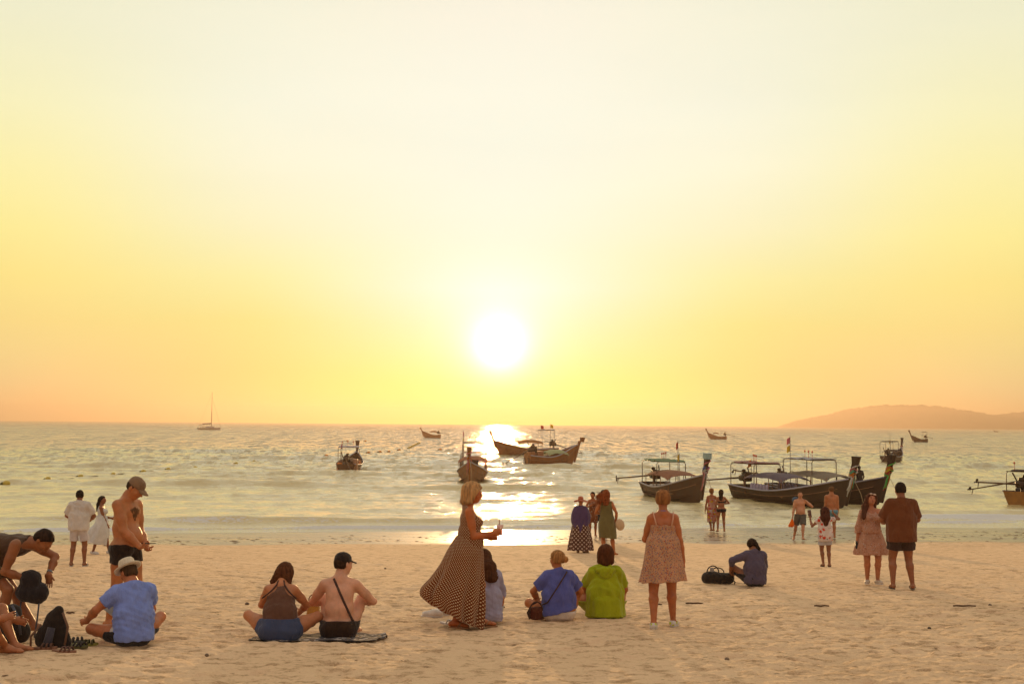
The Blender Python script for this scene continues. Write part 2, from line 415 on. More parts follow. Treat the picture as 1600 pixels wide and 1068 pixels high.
def nets(D, lo, h):
    I = D < 0; n = np.array(D.shape) - 1
    occ = np.zeros(n, np.int8)
    for i in (0, 1):
        for j in (0, 1):
            for k in (0, 1): occ += I[i:i + n[0], j:j + n[1], k:k + n[2]]
    act = (occ > 0) & (occ < 8); idx = -np.ones(n, np.int32); ci = np.argwhere(act); idx[act] = np.arange(len(ci))
    P = np.zeros((len(ci), 3)); W = np.zeros(len(ci))
    for ax in range(3):
        o1, o2 = [q for q in range(3) if q != ax]
        for b1 in (0, 1):
            for b2 in (0, 1):
                c0 = ci.copy(); c0[:, o1] += b1; c0[:, o2] += b2; c1 = c0.copy(); c1[:, ax] += 1
                d0 = D[tuple(c0.T)]; d1 = D[tuple(c1.T)]; x = (d0 < 0) != (d1 < 0)
                t = np.where(x, d0 / np.where(x, d0 - d1, 1), 0); q = c0.astype(float); q[:, ax] += t
                P[x] += q[x]; W[x] += 1
    V = P / W[:, None] * h + lo
    F = []
    for ax in range(3):
        o1, o2 = (ax + 1) % 3, (ax + 2) % 3
        sl0 = [slice(None)] * 3; sl1 = [slice(None)] * 3; sl0[ax] = slice(0, -1); sl1[ax] = slice(1, None)
        a, b = I[tuple(sl0)], I[tuple(sl1)]; e = np.argwhere(a != b)
        ok = (e[:, o1] > 0) & (e[:, o2] > 0) & (e[:, o1] < n[o1]) & (e[:, o2] < n[o2]); e = e[ok]
        inside = a[tuple(e.T)]
        q = []
        for d1, d2 in ((-1, -1), (0, -1), (0, 0), (-1, 0)):
            c = e.copy(); c[:, o1] += d1; c[:, o2] += d2; q.append(idx[tuple(c.T)])
        q = np.stack(q, 1); q[~inside] = q[~inside][:, ::-1]; F.append(q)
    F = np.concatenate(F)
    F = F[(F >= 0).all(1)]
    return V, F
def folds(amp, seed=0, zs=1.0, scale=1.0):
    "soft creases: a few warped sine waves"
    rg = random.Random(seed); w = []
    for i in range(6):
        lam = rg.uniform(.05, .16) * scale; d = nrm([rg.gauss(0, 1), rg.gauss(0, 1), rg.gauss(0, 1) * zs]); w.append((d * 2 * math.pi / lam, rg.uniform(0, 6.3), rg.uniform(.5, 1)))
    def f(x, y, z):
        wx = .03 * np.sin(z * 9 + seed) + .02 * np.sin(y * 14); o = 0
        for d, p, a in w: o = o + a * np.sin((x + wx) * d[0] + y * d[1] + (z + wx) * d[2] + p)
        return (o * amp / 3).astype(np.float32)
    return f

# ------------------------------------------------------------------ figures
def ik(a, t, l1, l2, pole):
    a, t, pole = A(*a), A(*t), A(*pole); v = t - a; L = np.linalg.norm(v); mxl = (l1 + l2) * .998
    if L > mxl: t = a + v * mxl / L; v = t - a; L = mxl
    if L < abs(l1 - l2) + .02: L = abs(l1 - l2) + .02
    u = nrm(v); x = (l1 * l1 - l2 * l2 + L * L) / (2 * L); hgt = math.sqrt(max(l1 * l1 - x * x, 0))
    q = pole - u * (pole @ u); q = nrm(q) if np.linalg.norm(q) > 1e-6 else A(0, 0, 1)
    return a + u * x + q * hgt, t
def rotz(v, deg): c, s_ = math.cos(R(deg)), math.sin(R(deg)); return A(c * v[0] - s_ * v[1], s_ * v[0] + c * v[1], v[2])
class Fig:
    """A figure facing local +Y (its left is -X). P hip centre; t1,t2 spine directions; hands/feet are targets solved by two-bone IK."""
    def __init__(s, H, sex='m', fat=0., P=None, t1=(0, 0, 1), t2=None, pyaw=0, cyaw=0, hyaw=0, hpitch=0, hroll=0, ndir=None,
                 LH=None, RH=None, LP=(-.6, -.6, -.3), RP=(.6, -.6, -.3), LF=None, RF=None, LK=(-.1, 1, 0), RK=(.1, 1, 0),
                 LFd=None, RFd=None, LHd=None, RHd=None, LHn=None, RHn=None, curlL=.35, curlR=.35, shrug=0, legs=1.0):
        s.H = H; s.sex = sex; s.fat = fat; m = sex == 'm'; u = H / 1.75; s.u = u
        s.P = A(*(P if P is not None else (0, 0, .525 * H * legs)))
        s.t1 = nrm(t1); s.t2 = nrm(t2 if t2 is not None else t1)
        s.rp = rotz((1, 0, 0), pyaw); s.rp = nrm(s.rp - s.t1 * (s.rp @ s.t1)); s.rc = rotz((1, 0, 0), cyaw); s.rc = nrm(s.rc - s.t2 * (s.rc @ s.t2))
        s.fp = nrm(np.cross(s.t1, s.rp)); s.fc = nrm(np.cross(s.t2, s.rc))     # forward of pelvis / chest
        s.C = s.P + s.t1 * .13 * H; s.S = s.C + s.t2 * .165 * H; s.N = s.S + s.t2 * .016 * H - s.fc * .008 * H
        sw = (.101 if m else .086) * H; hw = (.052 if m else .055) * H; s.sw = sw
        s.sh = {-1: s.S - s.rc * sw + s.t2 * (shrug - .014 * H), 1: s.S + s.rc * sw + s.t2 * (shrug - .014 * H)}
        s.hp = {-1: s.P - s.rp * hw, 1: s.P + s.rp * hw}
        # head frame
        nd = nrm(ndir) if ndir is not None else nrm(s.t2 * .75 + A(0, 0, .45) + s.fc * .12)
        f0 = rotz(nrm(A(s.fc[0], s.fc[1], 0) if abs(s.fc[2]) < .95 else A(0, 1, 0)), hyaw)
        hx = nrm(np.cross(f0, A(0, 0, 1))); ca, sa = math.cos(R(hpitch)), math.sin(R(hpitch))
        s.hf = f0 * ca + A(0, 0, 1) * sa; s.hu = nrm(np.cross(hx, s.hf)); 
        cr_, sr_ = math.cos(R(hroll)), math.sin(R(hroll)); s.hx = hx * cr_ + s.hu * sr_; s.hu = nrm(np.cross(s.hx, s.hf))
        s.nb = s.N + nd * .041 * H; s.Hc = s.nb + s.hu * .062 * H + s.hf * .012 * H
        l1, l2 = .172 * H, .150 * H; g1, g2 = .245 * H, .243 * H
        s.el = {}; s.wr = {}; s.kn = {}; s.an = {}; s.fd = {}; s.hd = {}; s.hn = {}
        s.curl = {-1: curlL, 1: curlR}
        for sd, Ht, Pl in ((-1, LH, LP), (1, RH, RP)):
            if Ht is None: Ht = s.sh[sd] + A(sd * .06 * H, .03 * H, -.315 * H)
            s.el[sd], s.wr[sd] = ik(s.sh[sd], Ht, l1, l2, Pl)
        for sd, dd, nn in ((-1, LHd, LHn), (1, RHd, RHn)):
            s.hd[sd] = nrm(dd) if dd is not None else nrm(s.wr[sd] - s.el[sd])
            q = A(*nn) if nn is not None else A(-sd, .2, 0); q = q - s.hd[sd] * (q @ s.hd[sd]); s.hn[sd] = nrm(q)
        for sd, Ft, K in ((-1, LF, LK), (1, RF, RK)):
            if Ft is None: Ft = s.hp[sd] * A(1, 1, 0) + A(sd * .015, 0, .045 * H)
            s.kn[sd], s.an[sd] = ik(s.hp[sd], Ft, g1, g2, K)
        for sd, dd in ((-1, LFd), (1, RFd)):
            s.fd[sd] = nrm(dd) if dd is not None else nrm(A(sd * .18, 1, 0))
        s.prims()
    def prims(s):
        H, u, f, m = s.H, s.u, s.fat, s.sex == 'm'; B = s.B = []      # (tag, args)
        def sg(tag_, a, b, ra, rb, **k): B.append((tag_, 's', (a, b, ra * u, rb * u), k))
        def el(tag_, c, r, fr=None, k=.02): B.append((tag_, 'e', (c, tuple(q * u for q in r), fr), dict(k=k)))
        pf = (s.rp, s.fp, s.t1); cf = (s.rc, s.fc, s.t2)
        sg('pelvis', s.hp[-1] + s.t1 * .01, s.hp[1] + s.t1 * .01, (.092 if m else .104) * (1 + .22 * f), (.092 if m else .104) * (1 + .22 * f), k=.04)
        sg('torso', s.P + s.t1 * .03 * H, s.C, (.094 if m else .088) * (1 + .38 * f), (.094 if m else .080) * (1 + .40 * f), k=.05, ax=s.rp, w=1.42)
        sg('torso', s.C, s.S - s.t2 * .055 * H, (.098 if m else .084) * (1 + .33 * f), (.104 if m else .086) * (1 + .2 * f), k=.05, ax=s.rc, w=1.46)
        sg('torso', s.sh[-1] * .82 + s.sh[1] * .18 - s.t2 * .012, s.sh[1] * .82 + s.sh[-1] * .18 - s.t2 * .012, (.056 if m else .045), (.056 if m else .045), k=.05)
        for sd in (-1, 1):
            sg('torso', s.N + s.rc * sd * .015 + s.t2 * .012, s.sh[sd] * .75 + s.S * .25 + s.t2 * .014, .056 if m else .043, .042 if m else .034, k=.06)
            el('torso', s.S - s.t2 * .075 * H + s.rc * sd * .068 * u - s.fc * .045 * u, (.062, .05, .085), cf, .04)      # shoulder blades
            if m: el('torso', s.S - s.t2 * .062 * H + s.rc * sd * .07 * u + s.fc * .062 * u, (.078, .045, .058), cf, .03)   # pectorals
            else: el('bust', s.S - s.t2 * .085 * H + s.rc * sd * .075 * u + s.fc * .085 * u, (.062 + .02 * f, .062 + .02 * f, .062 + .02 * f), cf, .03)
            el('butt', s.hp[sd] - s.fp * .045 * u + s.t1 * .0, (.088 if m else .1, .088 + .03 * f, .1), pf, .03)
        if f > 0: el('torso', s.C * .55 + s.P * .45 + s.fp * .055 * u, (.13 + .06 * f, .09 + .08 * f, .14), pf, .05)
        nr = .058 if m else .046
        sg('neck', s.N - s.t2 * .01, s.nb + s.hu * .02 * u, nr * (1 + .15 * f), nr * .95, k=.035)
        hf = (s.hx, s.hf, s.hu); hs = 1.06 if m else 1.0
        sg('neck', s.nb, s.Hc - s.hu * .03 * u, nr * .95, nr * .95, k=.03)
        q = lambda x, y, z: s.Hc + (s.hx * x + s.hf * y + s.hu * z) * u * hs
        el('head', q(0, -.012, .028), (.076 * hs, .094 * hs, .084 * hs), hf, .02)
        el('head', q(0, .018, -.028), (.062 * hs, .074 * hs, .082 * hs), hf, .03)
        el('head', q(0, .055, -.078), (.032, .03, .028), hf, .03)       # chin
        el('head', q(0, .078, .022), (.045, .018, .016), hf, .02)       # brow
        sg('head', q(0, .086, .012), q(0, .108, -.022), .009, .0145, k=.014)   # nose
        el('head', q(0, .084, -.05), (.026, .016, .012), hf, .012)      # lips
        for sd in (-1, 1):
            el('head', q(sd * .078, -.012, -.01), (.011, .02, .032), hf, .008)   # ears
            el('head', q(sd * .04, .062, -.022), (.024, .022, .024), hf, .02)    # cheeks
            ar = 1 + .3 * f; af = (.9 if not m else 1.05) * ar
            sg('arm', s.sh[sd], s.sh[sd] * .45 + s.el[sd] * .55, .056 * af, .047 * af, k=.03)
            sg('arm', s.sh[sd] * .5 + s.el[sd] * .5, s.el[sd], .047 * af, .037 * af, k=.025)
            sg('fore', s.el[sd], s.el[sd] * .65 + s.wr[sd] * .35, .038 * af, .041 * af, k=.02)
            sg('fore', s.el[sd] * .65 + s.wr[sd] * .35, s.wr[sd], .041 * af, .026 * ar, k=.02)
            hd, hn = s.hd[sd], s.hn[sd]; lat = nrm(np.cross(hd, hn)); lat = lat * (1 if lat @ s.fc > 0 else 1)
            sg('hand', s.wr[sd], s.wr[sd] + hd * .082 * u, .023, .017, k=.018, ax=lat, w=1.9)
            th = (.088 if m else .094) * (1 + .25 * f)
            md = s.hp[sd] * .5 + s.kn[sd] * .5
            sg('thigh', s.hp[sd] + (s.kn[sd] - s.hp[sd]) * .06, md, th, th * .86, k=.04)
            sg('thigh', md, s.kn[sd], th * .86, .056 * (1 + .15 * f), k=.03)
            sh_ = s.kn[sd] * .7 + s.an[sd] * .3; ld = nrm(s.kn[sd] - s.an[sd]); bk = -s.fd[sd]; bk = bk - ld * (bk @ ld); bk = nrm(bk) if np.linalg.norm(bk) > .2 else -s.fp
            sg('shin', s.kn[sd], sh_ + bk * .01, .054 * (1 + .15 * f), .052 * (1 + .2 * f), k=.02)
            sg('shin', sh_ + bk * .014 * u, s.an[sd], .054 * (1 + .2 * f), .034, k=.03)
            fd = s.fd[sd]; fl = nrm(np.cross(fd, A(0, 0, 1) if abs(fd[2]) < .9 else A(1, 0, 0))); fu = nrm(np.cross(fl, fd))
            an = s.an[sd] - fu * .034 * u
            sg('foot', an - fd * .045 * u, an + fd * .04 * u + fu * .012 * u, .034, .034, k=.025)
            sg('foot', an + fd * .02 * u + fu * .008, an + fd * .13 * u - fu * .008 * u, .036, .024, k=.025, ax=fl, w=1.3)
            sg('foot', an + fd * .13 * u - fu * .008 * u, an + fd * .165 * u - fu * .012 * u, .024, .017, k=.015, ax=fl, w=1.7)
            setattr(s, 'foot_frame' + ('L' if sd < 0 else 'R'), (an, fd, fl, fu))
    def field(s, h, tags, inflate=0., kk=1.0):
        F_ = Field(h)
        for tg, ty, a, k in s.B:
            if tg not in tags: continue
            if ty == 's': F_.seg(a[0], a[1], a[2] + inflate, a[3] + inflate, **{**k, 'k': k.get('k', .02) * kk})
            else: F_.ell(a[0], tuple(q + inflate for q in a[1]), a[2], k['k'] * kk)
        return F_
    def fingers(s):
        "ten separate bent digits rooted in the palms"
        mb = MB(); u = s.u * (1 if s.sex == 'm' else .9)
        for sd in (-1, 1):
            hd, hn, w = s.hd[sd], s.hn[sd], s.wr[sd]; lat = nrm(np.cross(hd, hn)) * sd     # toward the thumb
            if sd > 0: lat = lat
            cu = s.curl[sd]
            for i, (o, L, r_) in enumerate(((.030, .070, .0085), (.010, .078, .009), (-.010, .072, .0085), (-.029, .056, .0075))):
                d = nrm(hd + lat * o * 2.2); p = w + hd * .075 * u + lat * o * u; pts = [p - hd * .02 * u]; rr = [r_ * u]; a = 0
                pts.append(p); rr.append(r_ * u * 1.05)
                for j, fr in enumerate((.45, .32, .25)):
                    a += cu * (1.0 + .15 * i) * (.9 if j == 0 else 1.1); dd = d * math.cos(a) + hn * math.sin(a); p = p + dd * L * fr * u; pts.append(p); rr.append(r_ * u * (.96 - .1 * j))
                pts.append(p + dd * .004); rr.append(r_ * u * .45)
                mb.tube([Vector(q) for q in pts], rr, 7)
            p = w + hd * .022 * u + lat * .03 * u; d = nrm(hd * .75 + lat * .75 + hn * .25); pts = [p - d * .015 * u, p]; rr = [.011 * u, .0115 * u]
            for j, l in enumerate((.034, .028)):
                d = nrm(d + hd * .25 * j + hn * (.15 + cu * .6)); p = p + d * l * u; pts.append(p); rr.append((.0105 - .001 * j) * u)
            pts.append(p + d * .004); rr.append(.005 * u); mb.tube([Vector(q) for q in pts], rr, 7)
        return mb
class Person:
    def __init__(s, loc, face, fig, skinm, label, h=.010, group=None):
        "face: heading in degrees, 0 = away from the camera, 90 = to the left"
        s.f = fig; s.h = h; s.rz = R(face); s.root = empty('person', loc, s.rz, label=label, cat='person', group=group)
        # beach slope in the figure's own axes
        s.sx, s.sy = -SLOPE * math.sin(s.rz), -SLOPE * math.cos(s.rz); s.skin = skinm; s.slope = True
    def put(s, name, V, F, m, uv=None, parent=None, smooth=True):
        V = np.array(V, float)
        if s.slope: V[:, 2] += s.sx * V[:, 0] + s.sy * V[:, 1]
        return link_mesh(name, V, F, m, parent or s.root, smooth, uv)
    def mb(s, name, mb, m, smooth=True, parent=None): return s.put(name, np.array([tuple(v) for v in mb.V]), mb.F, m, smooth=smooth, parent=parent)
    def fieldobj(s, name, fl, m, uvr=None, parent=None):
        V, F_ = fl.mesh(); uv = None
        if uvr: c = (V.min(0) + V.max(0)) / 2; uv = np.stack([np.arctan2(V[:, 0] - s.f.P[0], -(V[:, 1] - s.f.P[1])) * uvr * .7, V[:, 2]], 1)
        return s.put(name, V, F_, m, uv, parent)
    def body(s, hide=()):
        fl = s.f.field(s.h, ('pelvis', 'torso', 'bust', 'butt', 'neck', 'head', 'arm', 'fore', 'hand', 'thigh', 'shin', 'foot'))
        f = s.f
        def back(x, y, z):          # furrow of the spine, loose unevenness of the skin
            px, py, pz = x - f.C[0], y - f.C[1], z - f.C[2]; t = (f.t1 + f.t2) / 2; lat = px * f.rc[0] + py * f.rc[1] + pz * f.rc[2]; fw = px * f.fc[0] + py * f.fc[1] + pz * f.fc[2]; al = px * t[0] + py * t[1] + pz * t[2]
            g = np.exp(-(lat / .016) ** 2) * (1 / (1 + np.exp((fw + .02) * 60))) * np.exp(-((al - .02) / .22) ** 4)
            return (.010 * f.u * g).astype(np.float32) + .0012 * np.sin(x * 61 + z * 23) * np.sin(z * 47 + y * 31).astype(np.float32)
        fl.disp = back
        V, F_ = fl.mesh(); fg = s.f.fingers(); n = len(V); V = np.concatenate([V, np.array([tuple(v) for v in fg.V])])
        faces = F_.tolist() + [tuple(i + n for i in f) for f in fg.F]
        return s.put('body', V, faces, s.skin)
    def hq(s, x, y, z): f = s.f; return f.Hc + (f.hx * x + f.hf * y + f.hu * z) * f.u
    def face(s, lips=(.35, .1, .07)):
        f = s.f; rot = Matrix((f.hx, f.hf, f.hu)).transposed(); ed = plain('eye_dark', (.03, .015, .01), .3); bh = plain('brow_hair', (.03, .015, .01), .8)
        for sd in (-1, 1):
            s.mb('eye', MB().ell(s.hq(sd * .031, .0845, .004), (.012, .006, .0055), rot, 8, 6), ed)
            s.mb('eyebrow', MB().ell(s.hq(sd * .033, .092, .024), (.018, .006, .0035), rot, 8, 6), bh)
        s.mb('lips', MB().ell(s.hq(0, .099, -.05), (.023, .006, .007), rot, 8, 6), plain('lip_skin', lips, .5))
    def cut_hair(s, m, thick=.009, low=-.05, front=.035, vol=(0, 0, 0)):
        f = s.f; fr = (f.hx, f.hf, f.hu); fl = Field(s.h * .8)
        fl.ell(s.hq(0, -.015 - vol[1] / 2, .03 + vol[2] / 2), ((.079 + thick + vol[0]) * f.u, (.096 + thick + vol[1]) * f.u, (.088 + thick + vol[2]) * f.u), fr, .02)
        fl.ell(s.hq(0, -.035, -.015), ((.07 + thick + vol[0]) * f.u, (.07 + thick) * f.u, (.06 - low * .3) * f.u), fr, .03)
        fl.cut(s.hq(0, front, .04), f.hf * .8 - f.hu * .6); fl.cut(s.hq(0, 0, low), -f.hu); fl.disp = folds(.004, int(abs(f.H * 1000)) % 97, 1, .35)
        return fl
    def strands(s, mb, n, starts, direction, length, spread=.5, r=.0025, seed=1):
        rg = random.Random(seed); vs = s
        for i in range(n):
            a = rg.choice(starts); p = Vector(a) + Vector((rg.gauss(0, .02), rg.gauss(0, .02), rg.gauss(0, .02))); d = (Vector(direction) + Vector((rg.gauss(0, spread), rg.gauss(0, spread), rg.gauss(0, spread)))).normalized()
            L = length * rg.uniform(.5, 1.1); p = p - d * L * .25; pts = [p]
            for k in range(4): d = (d + Vector((rg.gauss(0, .15), rg.gauss(0, .15), -.12))).normalized(); p = p + d * L / 4; pts.append(p)
            r2 = r * .7; mb.tube(pts, [r2, r2, r2 * .8, r2 * .6, r2 * .2], 3, cap=False)
    def hairobj(s, fl, m, strands=None, name='hair'):
        V, F_ = fl.mesh(); faces = F_.tolist()
        if strands:
            mb = MB(); 
            for st in strands: s.strands(mb, *st)
            n = len(V); V = np.concatenate([V, np.array([tuple(v) for v in mb.V])]); faces += [tuple(i + n for i in f) for f in mb.F]
        return s.put(name, V, faces, m)
    def tee(s, m, sleeve=.55, hem=-.02, inf=.014, loose=.02, collar=False, fold=.006, name='shirt', top=.02, uvr=None, bust=True, hemtilt=None, cuffr=.012, seed=3, scoop=0.):
        f = s.f; H, u = f.H, f.u
        fl = f.field(s.h, ('torso', 'bust'), inf); hb = f.P + f.t1 * hem * H
        wid = (.100 if f.sex == 'm' else .1) * u * (1 + .3 * f.fat) + loose
        fl.seg(f.C, hb, wid, wid + .004, k=.06, ax=f.rp, w=1.4)
        if hem < .03:
            for sd in (-1, 1): fl.ell(f.hp[sd] - f.fp * .045 * u, ((.09 * u + inf), (.088 + .03 * f.fat) * u + inf, .1 * u + inf), (f.rp, f.fp, f.t1), .05)
        if sleeve > 0:
            for sd in (-1, 1):
                a, e = f.sh[sd], f.el[sd]; af = (1.05 if f.sex == 'm' else .9) * (1 + .3 * f.fat)
                if sleeve <= 1: c = a + (e - a) * sleeve; fl.seg(a, c, .058 * u * af + inf, .050 * u * af + cuffr, k=.03, flat=True)
                else:
                    fl.seg(a, e, .058 * u * af + inf, .044 * u * af + cuffr, k=.03); c = e + (f.wr[sd] - e) * (sleeve - 1); fl.seg(e, c, .044 * u * af + cuffr, .036 * u * af + cuffr, k=.02, flat=True)
        fl.disp = folds(fold, seed, .6)
        n = hemtilt if hemtilt is not None else -f.t1
        fl.cut(hb, n); fl.cut(f.N + f.t2 * (top + .022), f.t2 + f.fc * .3 * (1 + scoop)); fl.sub(f.N - f.t2 * .0 + f.fc * .02, f.nb + f.t2 * .05, .058 * u, .062 * u)
        o = s.fieldobj(name, fl, m, uvr)
        if collar:
            mb = MB(); ax = Matrix((f.rc, f.fc, f.t2)).transposed(); mb.lathe(f.N + f.t2 * -.015, [(.076 * u, 0), (.070 * u, .045), (.063 * u, .045), (.068 * u, 0)], 18, ax); s.mb('collar', mb, m, parent=None)
        return o
    def shorts(s, m, leg=.5, waist=.06, inf=.014, flare=.02, name='shorts', fold=.006, seed=5, cuts=()):
        f = s.f; H, u = f.H, f.u; fl = f.field(s.h, ('pelvis', 'butt'), inf)
        fl.seg(f.P, f.P + f.t1 * (waist + .04) * H, (.096 if f.sex == 'm' else .1) * u * (1 + .3 * f.fat) + inf, (.092 if f.sex == 'm' else .086) * u * (1 + .38 * f.fat) + inf, k=.04, ax=f.rp, w=1.42)
        th = (.088 if f.sex == 'm' else .094) * (1 + .25 * f.fat) * u
        for sd in (-1, 1):
            c = f.hp[sd] + (f.kn[sd] - f.hp[sd]) * leg
            fl.seg(f.hp[sd], c, th + inf, th * (1 - .14 * min(1, leg * 2)) + flare, k=.03, flat=True)
        fl.disp = folds(fold, seed, .6); fl.cut(f.P + f.t1 * waist * H, f.t1)
        for c in cuts: fl.cut(*c)
        return s.fieldobj(name, fl, m)
    def loft(s, name, rings, m, nf=9, n=96, rows=34, seed=2, thick=.004, uvw=.26):
        "rings: (cx, cy, z, rx, ry, fold amplitude, tilt in y, tilt in x)"
        rg = random.Random(seed); K = np.array([tuple(r_) + (0,) * (8 - len(r_)) for r_ in rings], float); tt = np.linspace(0, len(K) - 1, rows)
        def cat(col, t):
            i = min(int(t), len(K) - 2); f = t - i; p = [K[max(0, min(len(K) - 1, j)), col] for j in (i - 1, i, i + 1, i + 2)]
            return .5 * ((2 * p[1]) + (p[2] - p[0]) * f + (2 * p[0] - 5 * p[1] + 4 * p[2] - p[3]) * f * f + (3 * p[1] - 3 * p[2] + p[3] - p[0]) * f ** 3)
        ph = [rg.uniform(0, 6.3) for _ in range(4)]; V = []; UV = []; vlen = 0; pz = None
        th = np.linspace(0, 2 * math.pi, n + 1)
        for t in tt:
            cx, cy, z, rx, ry, am, ty, tx = [cat(c, t) for c in range(8)]
            fo = 1 + am * (.6 * np.cos(nf * th + ph[0] + .6 * math.sin(t)) + .3 * np.cos((nf * 2 - 3) * th + ph[1]) + .35 * np.cos((nf // 2) * th + ph[2]))
            x = cx + rx * fo * np.sin(th); y = cy - ry * fo * np.cos(th); zz = z + ty * (y - cy) + tx * (x - cx) + am * .05 * np.cos(nf * th + ph[3])
            V.append(np.stack([x, y, zz], 1)); UV.append(np.stack([(th - math.pi) * uvw, np.full(n + 1, -vlen)], 1))
            if pz is not None: vlen += abs(z - pz)
            pz = z
            UV[-1][:, 1] = -vlen
        V = np.concatenate(V); UV = np.concatenate(UV); F_ = []
        for i in range(rows - 1):
            a = i * (n + 1) + np.arange(n); F_.append(np.stack([a, a + n + 1, a + n + 2, a + 1], 1))
        F_ = np.concatenate(F_)
        # thickness
        nV = len(V); ctr = np.repeat(np.array([V[i * (n + 1):(i + 1) * (n + 1)].mean(0) for i in range(rows)]), n + 1, 0); dr = V - ctr; dr[:, 2] = 0; dr /= np.maximum(np.linalg.norm(dr, axis=1)[:, None], 1e-6)
        V2 = V - dr * thick; Fi = F_[:, ::-1] + nV; last = (rows - 1) * (n + 1) + np.arange(n)
        rim = np.stack([last, last + nV, last + 1 + nV, last + 1], 1)
        return s.put(name, np.concatenate([V, V2]), np.concatenate([F_, Fi, rim]), m, np.concatenate([UV, UV]))
    def headM(s): f = s.f; M = Matrix((f.hx, f.hf, f.hu)).transposed().to_4x4(); M.translation = Vector(f.Hc); return M
    def cap(s, m, brimdir=1, brim=True):
        u = s.f.u; mb = MB(s.headM()); r1 = .090 * u
        prof = [(r1 * 1.02, .028), (r1 * 1.02, .05), (r1 * .95, .085), (r1 * .75, .112), (r1 * .4, .130), (.006, .136), (0, .140)]
        mb.lathe((0, -.012, 0), [(a, b * u) for a, b in prof], 22, None, .98, 1.16); o = s.mb('cap', mb, m)
        if brim:
            b = MB(s.headM()); rows = []
            for k in range(6):
                q = k / 5; rows.append([(math.sin(t) * .078 * (1 - .12 * q) * u, brimdir * (.072 + math.cos(t) * .02 + q * .085 * math.cos(t) ** .6) * u, (.045 + .004 - q * .018 - (math.sin(t) ** 2) * .012) * u) for t in np.linspace(-1.35, 1.35, 15)])
            rows2 = [[(x, y, z - .006) for x, y, z in r_] for r_ in rows[::-1]]
            b.grid(rows + rows2 + [rows[0]]); s.mb('cap_brim', b, m, parent=o)
        return o
    def flipflops(s, m, thick=.018, strap=None, name='sandal'):
        for q in 'LR':
            an, fd, fl, fu = getattr(s.f, 'foot_frame' + q); u = s.f.u; mb = MB(); M = Matrix((fl, fd, fu)).transposed(); rows = []
            top = []; 
            for t in np.linspace(0, 2 * math.pi, 18)[:-1]: top.append(M @ Vector((math.sin(t) * (.047 + .008 * math.cos(t)) * u, (.062 + math.cos(t) * .135) * u, -.030 * u)) + Vector(an))
            bot = [p - Vector(fu) * thick for p in top]; mb.grid([bot, top], closed=True)
            mb.add(top, [tuple(range(len(top)))]); mb.add(bot, [tuple(range(len(top) - 1, -1, -1))])
            if strap is not None:
                for sgn in (-1, 1): mb.tube([M @ Vector((sgn * .05 * u, .05 * u, -.02 * u)) + Vector(an), M @ Vector((sgn * .035 * u, .075 * u, .018 * u)) + Vector(an), M @ Vector((0, .1 * u, .025 * u)) + Vector(an), M @ Vector((0, .135 * u, .0)) + Vector(an)], .009, 6)
            s.mb(name, mb, m, smooth=False)
    def sneakers(s, m, sole):
        for q in 'LR':
            an, fd, fl, fu = getattr(s.f, 'foot_frame' + q); u = s.f.u; f_ = Field(.008)
            f_.seg(an - fd * .045 * u, an + fd * .05 * u + fu * .015, .044 * u, .042 * u, k=.02).seg(an + fd * .04 * u, an + fd * .15 * u - fu * .008, .044 * u, .034 * u, k=.03, ax=fl, w=1.15).cut(an + fu * .035, fu)
            V, F_ = f_.mesh(); o = s.put('shoe', V, F_, m)
            mb = MB(); M = Matrix((fl, fd, fu)).transposed(); top = [M @ Vector((math.sin(t) * .05 * u, (.055 + math.cos(t) * .135) * u, -.020 * u)) + Vector(an) for t in np.linspace(0, 2 * math.pi, 18)[:-1]]
            bot = [p - Vector(fu) * .02 for p in top]; mb.grid([bot, top], closed=True); mb.add(top, [tuple(range(len(top)))]); mb.add(bot, [tuple(range(len(top) - 1, -1, -1))]); s.mb('sole', mb, sole, parent=o)
# ------------------------------------------------------------------ the beach
NR = np.random.RandomState(4)
def waves2(x, y, comps):
    o = np.zeros(np.broadcast(x, y).shape)
    for kx, ky, p, a in comps: o += a * np.sin(kx * x + ky * y + p)
    return o
def comps(n, lmin, lmax, amp, spread, pw=1.0, seed=1, base=math.pi / 2):
    r_ = np.random.RandomState(seed); out = []
    for i in range(n):
        lam = lmin * (lmax / lmin) ** ((i + r_.rand()) / n); a = base + r_.randn() * spread; k = 2 * math.pi / lam
        out.append((k * math.cos(a), k * math.sin(a), r_.rand() * 6.28, amp * lam ** pw, lam))
    return out
def vnoise(x, y, seed=0):
    "value noise on a hashed lattice"
    xi = np.floor(x).astype(np.int64); yi = np.floor(y).astype(np.int64); fx = x - xi; fy = y - yi
    def hsh(a, b): v = (a * 374761393 + b * 668265263 + seed * 974711) & 0x7fffffff; v = ((v ^ (v >> 13)) * 1274126177) & 0x7fffffff; return ((v ^ (v >> 16)) & 0xffff) / 65535.
    fx = fx * fx * (3 - 2 * fx); fy = fy * fy * (3 - 2 * fy)
    return (hsh(xi, yi) * (1 - fx) + hsh(xi + 1, yi) * fx) * (1 - fy) + (hsh(xi, yi + 1) * (1 - fx) + hsh(xi + 1, yi + 1) * fx) * fy
def sstep(a, b, x): t = np.clip((x - a) / (b - a), 0, 1); return t * t * (3 - 2 * t)

